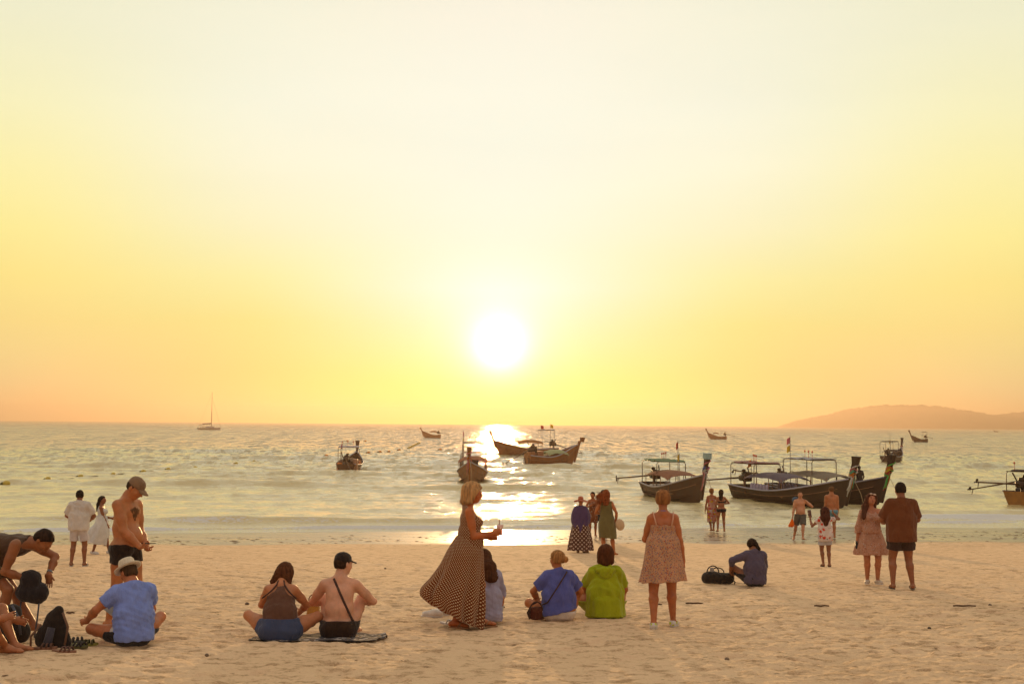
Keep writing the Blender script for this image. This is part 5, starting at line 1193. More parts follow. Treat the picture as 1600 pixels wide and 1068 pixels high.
def p_lime():
    b = on_beach(946, 964); H = height_at(b, 950, 858) / .51
    f = Fig(H, 'f', fat=.7, P=(0, 0, .10), t1=(.0, .02, 1), t2=(.0, .12, 1), ndir=(.06, .2, 1), hpitch=-6, hyaw=-8, LH=(-.12, .36, .26), RH=(.12, .36, .26), LP=(-1, -.5, -.2), RP=(1, -.5, -.2), LF=(-.05, .46, .07), RF=(.0, .48, .09), LK=(-.4, 1, .3), RK=(.15, 1, .4), LFd=(.7, .5, 0), RFd=(-.6, .5, 0))
    P = Person(b, 0, f, sk('lime', S_ORG), 'woman with a dark bob in a lime green hooded top sitting on the sand', h=.009)
    P.body(); hm = hairm('hair_auburn', (.13, .035, .008)); fl = P.cut_hair(None, vol=(.018, .02, .012), low=-.12, front=.05); fl.seg(P.hq(.055, -.03, .0), P.hq(.07, -.03, -.09), .05, .045, k=.04).seg(P.hq(-.055, -.03, .0), P.hq(-.07, -.03, -.09), .05, .045, k=.04).seg(P.hq(0, -.05, 0), P.hq(0, -.07, -.10), .07, .065, k=.05); P.hairobj(fl, hm, [(50, [P.hq(.1, -.05, -.1), P.hq(-.1, -.05, -.1), P.hq(0, -.06, .1)], (0, 0, -1), .02, .5, .002, 6)])
    m = cloth('top_lime', (.34, .38, .006), .12); P.tee(m, sleeve=.75, hem=-.055, inf=.024, loose=.055, cuffr=.03, fold=.010, seed=21, name='top')
    fl = Field(.009); fl.ell(f.N - f.fc * .085 + f.t2 * -.035, (.135, .055, .055), (f.rc, f.fc, nrm(f.t2 * 1)), .03).ell(f.N - f.fc * .11 + f.t2 * -.085, (.085, .035, .06), (f.rc, f.fc, f.t2), .04); fl.disp = folds(.008, 3, 1, .5); P.fieldobj('hood', fl, m)
    P.loft('top_hem', [(0, .0, .30, .20, .17, .0), (0, .0, .24, .235, .20, .02), (0, .0, .14, .25, .21, .05), (0, .02, .025, .27, .24, .07)], m, nf=6, seed=8)
    P.shorts(cloth('trousers_lime', (.28, .30, .01), .1), leg=.9, inf=.02)
p_lime()
# --- standing woman in floral dress
def p_floral():
    b = on_beach(1036, 981); H = height_at(b, 1038, 768)
    f = Fig(H, 'f', fat=.55, t1=(.0, 0, 1), hyaw=-4, hpitch=-2, RH=(.255, .02, .47 * H), RP=(.6, -1, 0), RHn=(-1, .2, 0), curlR=.6, LH=(-.05, .26, .60 * H), LP=(-1, -.5, -.6), LF=(-.13, -.14, .05 * H), RF=(.14, .12, .05 * H), LFd=(.12, 1, 0), RFd=(.45, 1, 0))
    P = Person(b, 0, f, sk('floral', (.46, .17, .06)), 'short-haired woman standing in a thin pink floral sundress and white sneakers', h=.009)
    P.body(); hm = hairm('hair_sandy', (.38, .16, .05)); fl = P.cut_hair(None, vol=(.008, .01, .01), low=-.055); P.hairobj(fl, hm, [(120, [P.hq(0, -.03, .11), P.hq(.05, -.02, .10), P.hq(-.05, -.02, .10), P.hq(.07, -.04, .05), P.hq(-.07, -.04, .05)], (0, -.1, .9), .035, .5, .002, 6)])
    m = cloth('dress_floral', (.66, .36, .20), .35, pattern='blotch', p=[(46, .30, (.22, .14, .22)), (40, .27, (.55, .12, .06)), (52, .2, (.12, .16, .10))])
    fl = f.field(.009, ('torso', 'bust'), .012); fl.seg(f.C, f.P, .105 * f.u + .03, .15, k=.05, ax=f.rp, w=1.25); fl.disp = folds(.006, 4, .3); fl.cut(f.P, -f.t1).cut(f.S - f.t2 * .065 * H, f.t2); P.fieldobj('dress_bodice', fl, m)
    g = f.P[2]; P.loft('dress_skirt', [(0, 0, g + .27, .165, .12, .0), (0, 0, g + .20, .20, .165, .02), (0, 0, g + .06, .22, .19, .04), (0, 0, g - .12, .245, .22, .07), (-.01, -.01, g - .30, .275, .25, .10, 0, .06)], m, nf=8, seed=9, thick=.003)
    mb = MB()
    for sd in (-1, 1): 
        pts = [f.S - f.t2 * .075 * H + f.rc * sd * .088 - f.fc * .118, f.S - f.t2 * .02 * H + f.rc * sd * .11 - f.fc * .098, f.S + f.t2 * .030 * H + f.rc * sd * .125 - f.fc * .03, f.S + f.t2 * .012 * H + f.rc * sd * .125 + f.fc * .04]; mb.tube(pts, .008, 6)
    P.mb('shoulder_straps', mb, plain('strap_pink', (.6, .32, .2), .8))
    mb = MB(); mb.tube([f.nb + (f.hx * math.cos(a) * .053 + f.hf * math.sin(a) * .053) * 1.0 - f.t2 * .028 + f.fc * .0 for a in np.linspace(0, 2 * math.pi, 17)], .009, 6); P.mb('necklace', mb, plain('necklace_blue', (.10, .12, .30), .5))
    P.sneakers(cloth('sneaker_white', (.62, .56, .50), 0, pattern='blotch', p=[(16, .28, (.45, .50, .03))]), plain('sole_white', (.55, .5, .45)))
p_floral()
# --- man in dark blue shirt sitting with a bag
def p_darkblue():
    b = on_beach(1178, 914); H = height_at(b, 1184, 845) / .505
    f = Fig(H, 'm', fat=.55, P=(.02, 0, .10), t1=(.03, .0, 1), t2=(.0, .22, 1), ndir=(.25, .5, .9), hpitch=-35, hyaw=-8, hroll=14, LH=(-.36, .22, .26), RH=(.20, .38, .2), LP=(-1, -.5, .3), RP=(1, -.5, .1), LF=(-.26, .52, .06), RF=(.12, .5, .06), LK=(-.6, -.1, 1), RK=(.4, .2, 1))
    P = Person(b, 8, f, sk('db', S_BROWN), 'dark-haired person in a dusky blue long-sleeved top sitting with head tilted', h=.010)
    P.body(); fl = P.cut_hair(None, vol=(.014, .016, .008)); fl.seg(P.hq(.05, -.05, -.02), P.hq(.07, -.08, -.15), .045, .035, k=.04); P.hairobj(fl, hairm('hair_dark', (.045, .02, .01)))
    P.tee(cloth('top_dusky', (.085, .065, .10), .06), sleeve=1.5, hem=-.045, inf=.018, loose=.035, cuffr=.012, seed=30); P.shorts(cloth('trousers_dark', (.02, .014, .014), .0), leg=.95, inf=.02)
p_darkblue()
# --- group by the water
def p_shawl():
    b = on_beach(907, 863); H = height_at(b, 903, 777)
    f = Fig(H, 'f', fat=.7, hyaw=-10, LH=(-.18, .05, .50 * H), RH=(.05, .25, .66 * H), RP=(1, -.3, -.3), LF=(-.06, -.02, .05 * H), RF=(.10, .05, .05 * H), RFd=(.8, .7, 0))
    P = Person(b, -6, f, sk('shawl', S_TAN), 'woman in pink sun hat and navy shawl over a patterned long skirt', h=.013)
    P.body(); m = cloth('shawl_navy', (.08, .045, .12), .15); P.loft('shawl', [(0, -.01, f.S[2] + .055, .07, .065, 0), (0, 0, f.S[2] + .005, .18, .12, .01), (0, 0, f.C[2] + .05, .25, .17, .05), (.0, -.01, f.P[2] + .02, .235, .19, .09, .3), (-.01, -.03, f.P[2] - .16, .16, .20, .08, .6)], m, nf=7, thick=.012)
    sk2 = cloth('skirt_squares', (.09, .035, .022), .1, pattern='dots', p=(.11, .2, (.50, .36, .28))); g = f.P[2]
    P.loft('skirt', [(0, 0, g + .12, .19, .16, .01), (0, 0, g - .1, .24, .21, .03), (0, 0, g - .4, .29, .25, .08), (.0, 0, .10, .32, .28, .12), (0, 0, .06, .32, .28, .12)], sk2, nf=8)
    u = f.u; mb = MB(P.headM()); mb.lathe((0, -.01, 0), [(.095 * u, .03), (.094 * u, .07), (.075 * u, .115), (.035 * u, .13), (0, .132)], 20, None, .95, 1.1)
    br = [[(math.sin(t) * r_, math.cos(t) * r_ * 1.05 - .01, z + .035 * math.sin(t * 2 + 1) * (r_ - .09) * 8) for t in np.linspace(0, 2 * math.pi, 25)[:-1]] for r_, z in ((.093, .035), (.14, .02), (.19, .0), (.19, -.006), (.14, .012), (.093, .028))]
    mb.grid(br, closed=True); P.mb('sun_hat', mb, cloth('hat_pink', (.60, .20, .10), .35)); P.flipflops(plain('sandal_brown', (.25, .12, .05)))
p_shawl()
def p_olive():
    b = on_beach(950, 868); H = height_at(b, 938, 767)
    f = Fig(H, 'f', fat=.25, t1=(-.05, 0, 1), P=(-.03, 0, .53 * H), hyaw=20, hpitch=-4, RH=(.20, .0, .52 * H), RP=(1, -1, 0), LH=(-.10, .22, .66 * H), LP=(-1, -.3, -.4), LF=(-.11, -.04, .05 * H), RF=(.16, .03, .05 * H), RFd=(.7, .8, 0), LFd=(-.1, 1, 0))
    P = Person(b, 0, f, sk('olive', S_ORG), 'woman in an olive sleeveless dress with wind-blown copper hair', h=.012)
    P.body(); hm = hairm('hair_copper', (.32, .075, .015)); fl = P.cut_hair(None, vol=(.014, .02, .012)); fl.seg(P.hq(-.02, -.06, 0), P.hq(-.13, -.06, -.03), .08, .07, k=.05).seg(P.hq(-.13, -.06, -.03), P.hq(-.24, -.04, -.04), .07, .045, k=.05).seg(P.hq(-.02, -.07, -.05), P.hq(-.03, -.09, -.24), .07, .055, k=.05, ax=f.hx, w=1.4).seg(P.hq(-.1, -.06, -.05), P.hq(-.20, -.07, -.20), .06, .04, k=.05); fl.disp = folds(.014, 5, .6, .5)
    P.hairobj(fl, hm, [(260, [P.hq(-.24, -.04, -.04), P.hq(-.2, -.06, -.18), P.hq(-.15, -.04, .04), P.hq(-.05, -.09, -.2)], (-.9, 0, -.25), .20, .45, .004, 3)])
    m = cloth('dress_olive', (.17, .135, .045), .22); fl = f.field(.011, ('torso', 'bust'), .014); fl.seg(f.C, f.P, .11, .13, k=.05, ax=f.rp, w=1.3); fl.disp = folds(.005, 6); fl.cut(f.P, -f.t1).cut(f.S + f.t2 * .02, f.t2); P.fieldobj('dress_bodice', fl, m)
    g = f.P[2]; P.loft('dress_skirt', [(-.03, 0, g + .2, .16, .14, .01), (-.03, 0, g, .21, .185, .03), (-.02, 0, g - .22, .225, .20, .05), (.0, 0, g - .42, .215, .20, .08, 0, -.1)], m, nf=7)
    mb = MB(); c = A(.24, -.05, .60 * H * .93); 
    fl = Field(.012); fl.ell(c + A(.06, 0, -.12), (.12, .06, .15), (nrm((1, 0, .25)), A(0, 1, 0), nrm((-.25, 0, 1))), .03); V, F_ = fl.mesh(); o = P.put('bag_body', V, F_, cloth('bag_cream', (.62, .44, .26), .15))
    r_ = empty('shoulder_bag', P.root.location, P.rz, label='cream shoulder bag hanging at the arm of the woman in the olive dress', cat='bag'); o.parent = r_
    mb.tube([tuple(c + A(-.01, 0, .02)), tuple(f.sh[1] * .6 + f.el[1] * .4 + A(.03, -.02, 0)), tuple(f.sh[1] + A(.0, .0, .06)), tuple(c + A(.0, .06, .02))], .008, 5); o2 = P.mb('bag_handle', mb, plain('strap_tan', (.45, .28, .14))); o2.parent = r_
p_olive()
def p_behind1():
    b = on_beach(926, 838); H = height_at(b, 926, 769)
    f = Fig(H, 'f', hyaw=-20, LH=(-.2, .02, .46 * H), RH=(.1, .25, .7 * H))
    P = Person(b, 180, f, sk('b1', S_ORG), 'slim woman in a rust wrap half hidden behind the olive dress', h=.014)
    P.body(); P.hairobj(P.cut_hair(None, vol=(.01, .012, .01)), hairm('hair_dark', (.045, .02, .01))); m = cloth('wrap_rust', (.30, .09, .03), .2, pattern='blotch', p=[(14, .25, (.5, .4, .3))]); fl = f.field(.012, ('torso', 'bust', 'pelvis'), .013); fl.cut(f.P, -f.t1).cut(f.S - .03 * f.t2, f.t2); P.fieldobj('wrap_top', fl, m)
    g = f.P[2]; P.loft('wrap_skirt', [(0, 0, g + .1, .15, .13, .01), (0, 0, g - .1, .19, .17, .03), (.0, 0, g - .32, .18, .17, .08)], m, nf=6)
p_behind1()
def p_behind2():
    b = on_beach(936, 838); H = height_at(b, 935, 764)
    f = Fig(H, 'm', hyaw=10); P = Person(b + Vector((.1, -.5, 0)), 178, f, sk('b2', S_TAN), 'person whose head shows just above the wind-blown copper hair', h=.014)
    P.body(); P.hairobj(P.cut_hair(None), hairm('hair_dark', (.045, .02, .01))); P.tee(cloth('tee_rust', (.30, .12, .05), .1), inf=.015, seed=6); P.shorts(cloth('shorts_dark', (.018, .016, .012), .0), leg=.7)
p_behind2()
def p_sarong():
    b = on_beach(1112, 830); H = height_at(b, 1111, 763)
    f = Fig(H, 'f', fat=.15, hyaw=-35, RH=(.12, .2, .6 * H), RP=(1, -.5, 0), LF=(-.02, 0, .05 * H), RF=(.07, .0, .05 * H))
    P = Person(b, -8, f, sk('sar', S_TAN), 'woman with short light hair in a bright flowered sarong at the water edge', h=.014)
    P.body(); P.hairobj(P.cut_hair(None, vol=(.006, .01, .006), low=-.08), hairm('hair_sandy', (.38, .16, .05)))
    m = cloth('sarong', (.58, .30, .20), .2, pattern='blotch', p=[(9, .42, (.55, .08, .05)), (7, .33, (.60, .36, .02)), (11, .28, (.6, .55, .5)), (8, .2, (.3, .1, .2))]); g = f.P[2]
    P.loft('sarong', [(0, 0, f.S[2] - .10, .15, .13, .01), (0, 0, g + .15, .15, .13, .02), (0, 0, g - .05, .19, .17, .03), (.0, 0, .22 * H, .17, .16, .07)], m, nf=6)
p_sarong()
def p_bikini():
    b = on_beach(1127, 831); H = height_at(b, 1126, 765)
    f = Fig(H, 'f', LH=(-.12, .15, .55 * H), RH=(.26, .33, .68 * H), RP=(1, -.3, -.8), LF=(-.14, -.03, .05 * H), RF=(.12, .02, .05 * H), hyaw=-15)
    P = Person(b, 0, f, sk('bik', S_TAN), 'long-haired woman in a black bikini holding up a phone beside the sarong woman', h=.014)
    P.body(); fl = P.cut_hair(None, vol=(.01, .014, .008)); fl.seg(P.hq(0, -.07, 0), P.hq(-.01, -.10, -.28), .065, .05, k=.05, ax=f.hx, w=1.3); P.hairobj(fl, hairm('hair_dark', (.045, .02, .01)))
    m = cloth('bikini_black', (.02, .012, .012), .0); fl = f.field(.012, ('pelvis', 'butt'), .008); fl.cut(f.P + f.t1 * .045, f.t1).cut(f.P + f.t1 * -.075, -f.t1); P.fieldobj('bikini_bottom', fl, m); fl = f.field(.012, ('torso', 'bust'), .008); fl.cut(f.S - f.t2 * .095 * H, f.t2).cut(f.S - f.t2 * .125 * H, -f.t2); P.fieldobj('bikini_top', fl, m)
    mb = MB(); mb.box(tuple(f.wr[1] + f.hd[1] * .08 + A(0, 0, .04)), (.075, .012, .14), bev=.004); o = P.mb('phone', mb, plain('phone_dark', (.02, .02, .025), .2), smooth=False); free(P, o, 'phone', 'phone held out by the woman in the black bikini', 'phone')
p_bikini()
def p_orange_bag():
    b = on_beach(1251, 844); H = height_at(b, 1252, 768)
    f = Fig(H, 'm', fat=.25, LH=(-.20, .06, .80 * H), LP=(-1, .2, -.8), LHd=(.6, -.1, .7), RH=(.27, .10, .47 * H), RP=(.5, -1, 0), RF=(.20, -.20, .055 * H), LF=(-.05, .22, .05 * H), RFd=(.3, 1, -.2), LFd=(-.2, 1, .1), hyaw=-4)
    P = Person(b, 172, f, sk('ob', (.58, .32, .2)), 'shirtless man in grey shorts walking toward us with an orange bag', h=.013)
    P.body(); P.face(); P.hairobj(P.cut_hair(None), hairm('hair_brown', (.10, .05, .02))); P.shorts(cloth('shorts_grey', (.10, .09, .07), .05), leg=.85, inf=.018, flare=.03, waist=.02)
    fl = Field(.012); c = f.wr[1] + A(.02, .02, -.20); fl.seg(c + A(0, 0, .10), c + A(.02, 0, -.08), .03, .085, k=.03, ax=A(0, 1, 0), w=.8).seg(c + A(.0, 0, -.02), c + A(.10, 0, -.12), .05, .035, k=.05); V, F_ = fl.mesh(); o = P.put('orange_bag', V, F_, cloth('bag_orange', (.85, .20, .01), .4)); free(P, o, 'carrier_bag', 'orange bag hanging from the hand of the man walking toward us', 'bag')
    fl = Field(.012); c = f.sh[1] + A(-.02, -.12, .02); fl.ell(c + A(.0, 0, .02), (.12, .08, .11), None, .03).ell(c + A(-.12, 0, -.10), (.16, .09, .2), None, .04); V, F_ = fl.mesh(); o = P.put('backpack', V, F_, cloth('pack_blue', (.05, .10, .16), .0)); free(P, o, 'backpack', 'blue backpack on the back of the man with the orange bag', 'backpack')
p_orange_bag()
def p_blue_trunks():
    b = on_beach(1300, 841); H = height_at(b, 1299, 760)
    f = Fig(H, 'm', fat=.3, LH=(-.16, .15, .5 * H), RH=(.22, .04, .46 * H), RP=(1, -.6, 0), RF=(.10, .04, .05 * H), LF=(-.1, -.04, .05 * H))
    P = Person(b, 0, f, sk('bt', (.48, .21, .09)), 'shirtless man in light blue swim trunks walking into the water', h=.013)
    P.body(); P.hairobj(P.cut_hair(None), hairm('hair_sandyb', (.22, .1, .035))); P.shorts(cloth('trunks_lightblue', (.14, .30, .36), .1), leg=.38, inf=.016, waist=.03)
p_blue_trunks()
def p_girl():
    b = on_beach(1290, 885); H = height_at(b, 1287, 793)
    f = Fig(H, 'f', fat=.15, t1=(-.02, 0, 1), LH=(-.30, .16, .80 * H), LP=(-.5, -.3, -1), LHd=(-.05, .15, 1), RH=(.20, .12, .92 * H), RP=(1, 0, -.4), RHd=(0, 0, 1), LF=(-.05, 0, .05 * H), RF=(.08, -.03, .05 * H), hpitch=4)
    P = Person(b, -3, f, sk('girl', S_BROWN), 'girl in a white top with red flowers, both arms raised', h=.011)
    P.body(); fl = P.cut_hair(None, vol=(.016, .018, .012)); fl.seg(P.hq(0, -.05, 0), P.hq(0, -.11, -.18), .09, .085, k=.05, ax=f.hx, w=1.15).seg(P.hq(0, -.11, -.18), P.hq(.01, -.13, -.38), .08, .05, k=.05, ax=f.hx, w=1.2); fl.disp = folds(.006, 4, .3, .4); P.hairobj(fl, hairm('hair_mahogany', (.10, .028, .014)), [(50, [P.hq(0, -.14, -.36)], (0, 0, -1), .10, .4, .0025, 3)])
    P.tee(cloth('top_redflowers', (.68, .56, .50), .15, pattern='blotch', p=[(9.5, .34, (.60, .05, .02)), (15, .16, (.06, .12, .05))]), sleeve=.5, hem=-.09, inf=.016, loose=.03, cuffr=.02, name='top'); P.shorts(cloth('shorts_palegrey', (.46, .44, .46), .1), leg=.62, inf=.016, flare=.018); P.flipflops(plain('sandal_dark', (.06, .03, .02)), strap=1)
    mb = MB(); mb.box(tuple(f.wr[-1] + f.hd[-1] * .10 + A(0, .02, .03)), (.08, .02, .17), rot=Matrix.Rotation(R(-8), 3, 'Y'), bev=.006); o = P.mb('phone', mb, plain('phone_brown', (.10, .05, .04), .3), smooth=False); free(P, o, 'phone', 'dark phone in the raised hand of the girl in the red-flowered top', 'phone')
p_girl()
def p_pink():
    b = on_beach(1362, 912.5); H = height_at(b, 1358, 772)
    f = Fig(H, 'f', fat=.45, RH=(.27, .0, .42 * H), RP=(.6, -.6, 0), LH=(-.26, .0, .74 * H), LP=(-.9, .2, -.9), LHd=(.7, .3, .5), LF=(-.10, .04, .05 * H), RF=(.07, -.03, .05 * H), RFd=(.3, 1, 0), LFd=(-.3, 1, 0), hyaw=8, hpitch=14, hroll=10, RK=(.1, 1, 0))
    P = Person(b, 174, f, sk('pink', (.50, .22, .12)), 'woman in a pink long-sleeved short dress facing us, chin up', h=.010)
    P.body(); P.face((.45, .08, .06)); fl = P.cut_hair(None, vol=(.016, .018, .012), front=.045); fl.seg(P.hq(.07, -.0, .03), P.hq(.11, -.02, -.15), .035, .05, k=.04).seg(P.hq(.11, -.02, -.15), P.hq(.14, .06, -.40), .055, .035, k=.05).seg(P.hq(-.07, -.02, .02), P.hq(-.09, -.05, -.18), .035, .04, k=.04).seg(P.hq(0, -.08, 0), P.hq(.03, -.10, -.25), .07, .06, k=.05); fl.disp = folds(.006, 4, .3, .4)
    P.hairobj(fl, hairm('hair_chestnut', (.14, .045, .02)), [(90, [P.hq(.15, .05, -.35), P.hq(.12, 0, -.1), P.hq(.1, 0, .05)], (.5, 0, -.8), .14, .5, .002, 3)])
    m = cloth('dress_pink', (.60, .31, .20), .35, pattern='blotch', p=[(30, .24, (.40, .15, .09)), (26, .2, (.7, .55, .45))]); fl = f.field(.010, ('torso', 'bust'), .016)
    for sd in (-1, 1): fl.seg(f.sh[sd], f.el[sd], .065, .070, k=.03).seg(f.el[sd], f.wr[sd], .068, .062, k=.03, flat=True)
    fl.disp = folds(.007, 3); fl.cut(f.P + f.t1 * .07, -f.t1).cut(f.N, f.t2 + f.fc * .8); P.fieldobj('dress_top', fl, m)
    g = f.P[2]; P.loft('dress_skirt', [(0, 0, g + .12, .175, .14, .01), (0, 0, g + .06, .20, .16, .03), (0, 0, g - .10, .25, .21, .06), (.0, 0, g - .28, .29, .25, .11), (0, 0, g - .32, .29, .25, .11)], m, nf=8, thick=.003)
    mb = MB(); mb.tube([A(0, 0, g + .115) + A(math.cos(a) * .182, math.sin(a) * .150, .0) for a in np.linspace(0, 2 * math.pi, 20)], .012, 6); P.mb('belt', mb, plain('belt_rust', (.35, .14, .06), .8)); P.sneakers(plain('sneaker_cream', (.52, .42, .32)), plain('sole_white', (.55, .5, .45)))
    mb = MB(); 
    for sd in (-1, 1): mb.ell(P.hq(sd * .035, .075, .098), (.030, .012, .018), Matrix((f.hx, f.hf, f.hu)).transposed(), 10, 6)
    P.mb('sunglasses', mb, plain('glass_light', (.5, .35, .25), .15)); mb = MB(); mb.box(tuple(f.wr[1] + f.hd[1] * .09), (.05, .1, .14), bev=.01); o = P.mb('phone', mb, plain('phone_dark', (.02, .02, .025), .2), smooth=False); free(P, o, 'phone', 'dark phone in the lowered hand of the woman in the pink dress', 'phone')
p_pink()
def p_orange_man():
    b = on_beach(1410, 920.5); H = height_at(b, 1407, 755)
    f = Fig(H, 'm', fat=.7, LH=(-.13, .30, .62 * H), RH=(.13, .30, .63 * H), LP=(-1, -.6, -.3), RP=(1, -.6, -.3), LF=(-.16, .0, .05 * H), RF=(.17, -.02, .05 * H), LFd=(.05, 1, 0), RFd=(.25, 1, 0), hpitch=-8)
    P = Person(b, -1, f, sk('om', (.30, .12, .05)), 'broad man in a rust-brown tee standing with his back to us', h=.010)
    P.body(); P.hairobj(P.cut_hair(None, thick=.010, vol=(0, 0, .006)), hairm('hair_black', (.03, .016, .01))); P.tee(cloth('tee_rustbrown', (.15, .045, .014), .08), sleeve=.88, hem=-.075, inf=.026, loose=.055, cuffr=.028, seed=17, fold=.007); P.shorts(cloth('shorts_darkbrown', (.045, .022, .016), .02), leg=.62, inf=.024, flare=.035)
    P.flipflops(plain('sandal_greydark', (.10, .07, .06)), strap=1)
p_orange_man()
# --- boatmen
def p_boatman():
    b = at_depth(1343, 775, 63.0); H = height_at(b, 1343, 727.5)
    f = Fig(H, 'm', LH=(-.20, .10, .52 * H), RH=(.20, .10, .52 * H), LP=(-1, -.8, 0), RP=(1, -.8, 0), LF=(-.08, 0, .05 * H), RF=(.1, 0, .05 * H), hyaw=-10)
    P = Person(b, 10, f, sk('boat', (.12, .05, .025)), 'boatman in dark clothes standing on the bow of the ribboned boat', h=.016); P.slope = False
    P.body(); P.hairobj(P.cut_hair(None), hairm('hair_black', (.03, .016, .01))); P.tee(cloth('tee_black', (.03, .018, .012), .0), sleeve=.6); P.shorts(cloth('trousers_black', (.022, .014, .010), .0), leg=.98, inf=.02, flare=.03)
    fl = Field(.014)
    for sd in (-1, 1): fl.seg(f.kn[sd], f.an[sd] + A(0, 0, .03), .075, .065, k=.02)
    P.fieldobj('trouser_legs', fl, cloth('trousers_black', (.022, .014, .010), .0))
    b = at_depth(1317, 772, 63.6); f = Fig(1.7, 'm', P=(0, 0, .10), t1=(0, .05, 1), t2=(0, .2, 1), LF=(-.15, .5, .06), RF=(.15, .5, .06), LK=(-.3, .2, 1), RK=(.3, .2, 1), LH=(-.2, .4, .35), RH=(.2, .4, .35))
    P = Person(b + Vector((0, 0, -.35)), 20, f, sk('boat', (.12, .05, .025)), 'boatman sitting low behind the garlanded prow, only his head showing', h=.016); P.slope = False
    P.body(); P.hairobj(P.cut_hair(None), hairm('hair_black', (.03, .016, .01))); P.tee(cloth('tee_black', (.03, .018, .012), .0), sleeve=.6); P.shorts(cloth('trousers_black', (.022, .014, .010), .0), leg=.8)
p_boatman()
# ------------------------------------------------------------------ things on the sand
def prop(name, px, py, rz, label, cat, group=None, dz=0):
    b = on_beach(px, py); return empty(name, b + Vector((0, 0, dz)), R(rz), label=label, cat=cat, group=group)
def fm(name, fl, m, parent): V, F_ = fl.mesh(); return link_mesh(name, V, F_, m, parent)
blk = cloth('bag_black', (.022, .014, .010), 0); brn = plain('leather_brown', (.24, .10, .05), .6)
# towel under the pair
def towel():
    b = on_beach(493, 1000); r_ = empty('towel', b + Vector((0, .12, .0)), 0, label='black and white patterned towel under the sitting pair', cat='towel'); rows = []
    rg = np.linspace(-.68, .72, 60); ry = np.linspace(-.26, .42, 24)
    def zf(x, y): e = max(0, abs(x) - .62); return -SLOPE * y + .012 + .010 * math.sin(x * 17 + y * 9) * math.sin(y * 13) + .05 * max(0, x - .55) * (1 + math.sin(y * 22)) + .10 * e * math.sin(y * 30 + x * 5)
    top = [[(x + .04 * math.sin(y * 9), y + .03 * math.sin(x * 6), zf(x, y)) for y in ry] for x in rg]; mb = MB(); mb.grid(top); mb.grid([[(x, y, z - .010) for x, y, z in r_[::-1]] for r_ in top])
    o = mb.build('cloth', cloth('towel_pattern', (.05, .035, .03), .05, pattern='blotch', p=[(13, .36, (.45, .38, .32)), (21, .28, (.06, .05, .08)), (9, .2, (.5, .3, .12))]), r_)
towel()
def small_bag():
    b = on_beach(489, 962) ; r_ = empty('woven_bag', b, 0, label='golden-brown woven bag on the sand between the sitting pair', cat='bag'); fl = Field(.009); fl.seg((0, 0, .06), (.01, 0, .17), .085, .07, k=.03).cut((0, 0, .0), (0, 0, -1)); fl.disp = folds(.008, 4, 1, .4); fm('bag_body', fl, cloth('bag_gold', (.42, .18, .03), .1), r_)
    mb = MB(); mb.tube([(.06 * math.cos(a), 0, .20 + .08 * math.sin(a)) for a in np.linspace(0, math.pi, 9)], .008, 6); mb.build('bag_handle', brn, r_)
small_bag()
# handbag of the blue tee woman
def handbag():
    r_ = prop('handbag', 839, 968, 10, 'dark brown and red handbag standing at the side of the woman in the blue-violet tee', 'bag'); fl = Field(.009); fl.seg((-.04, 0, .07), (.06, 0, .07), .07, .07, k=.02, ax=A(0, 1, 0), w=.7).seg((-.05, 0, .12), (.05, 0, .12), .05, .05, k=.03).cut((0, 0, 0), (0, 0, -1)); fl.disp = folds(.004, 4, 1, .4); fm('bag_body', fl, cloth('bag_darkred', (.10, .025, .012), 0), r_)
    mb = MB(); mb.tube([(.09 * math.cos(a) - .02, -.05, .10 + .14 * math.sin(a)) for a in np.linspace(-.5, math.pi + .3, 14)], .009, 6); mb.tube([(-.10, -.03, .02), (-.13, -.03, .10), (-.08, -.04, .20), (.0, -.04, .24)], .012, 6); mb.build('bag_handle', plain('strap_dark', (.05, .02, .012), .8), r_)
handbag()
def duffel():
    r_ = prop('duffel_bag', 1122, 911, 4, 'black duffel bag with raised handle lying left of the person in the dusky blue top', 'bag'); fl = Field(.012); fl.seg((-.20, 0, .10), (.20, 0, .095), .105, .10, k=.04, ax=A(0, 1, 0), w=1.2).ell((-.12, 0, .15), (.13, .11, .07), None, .04).cut((0, 0, .0), (0, 0, -1)); fl.disp = folds(.005, 8, 1, 1.2); fm('bag_body', fl, blk, r_)
    mb = MB(); mb.tube([(-.10 + .11 * math.cos(a), -.02, .20 + .12 * math.sin(a)) for a in np.linspace(0, math.pi, 12)], .011, 6); mb.tube([(.0 + .12 * math.cos(a), .04, .19 + .09 * math.sin(a)) for a in np.linspace(0, math.pi, 12)], .010, 6); mb.tube([(.22, -.05, .10), (.30, -.08, .03), (.27, -.12, .015)], .012, 6); mb.build('bag_handle', blk, r_)
    mb = MB(); mb.box((-.12, -.03, .25), (.07, .03, .08), bev=.01); mb.build('bottle_pocket', plain('grey_label', (.25, .22, .2), .5), r_, smooth=False)
duffel()
# backpack held by the bending man, with trailing straps
def held_pack():
    p = at_depth(50, 915, on_beach(28, 991).y - .10); r_ = empty('backpack', p, 0, label='black backpack held up by the bending man, its straps trailing to the sand', cat='backpack'); fl = Field(.010)
    fl.seg((-.07, 0, -.07), (.07, 0, -.09), .105, .105, k=.05, ax=A(0, 1, 0), w=.85).ell((-.02, 0, .08), (.12, .09, .10), None, .05).ell((.12, 0, -.06), (.06, .08, .09), None, .04); fl.disp = folds(.005, 8, 1, 1.2); fm('bag_body', fl, cloth('pack_navy', (.022, .016, .016), 0), r_)
    mb = MB(); mb.tube([(.10, -.03, -.15), (.085, -.03, -.35), (.055, -.02, -.56)], .010, 6); mb.tube([(-.12, .02, -.14), (-.14, .02, -.32), (-.11, .02, -.50)], .010, 6); mb.build('strap', plain('strap_grey', (.06, .06, .08), .7), r_)
held_pack()
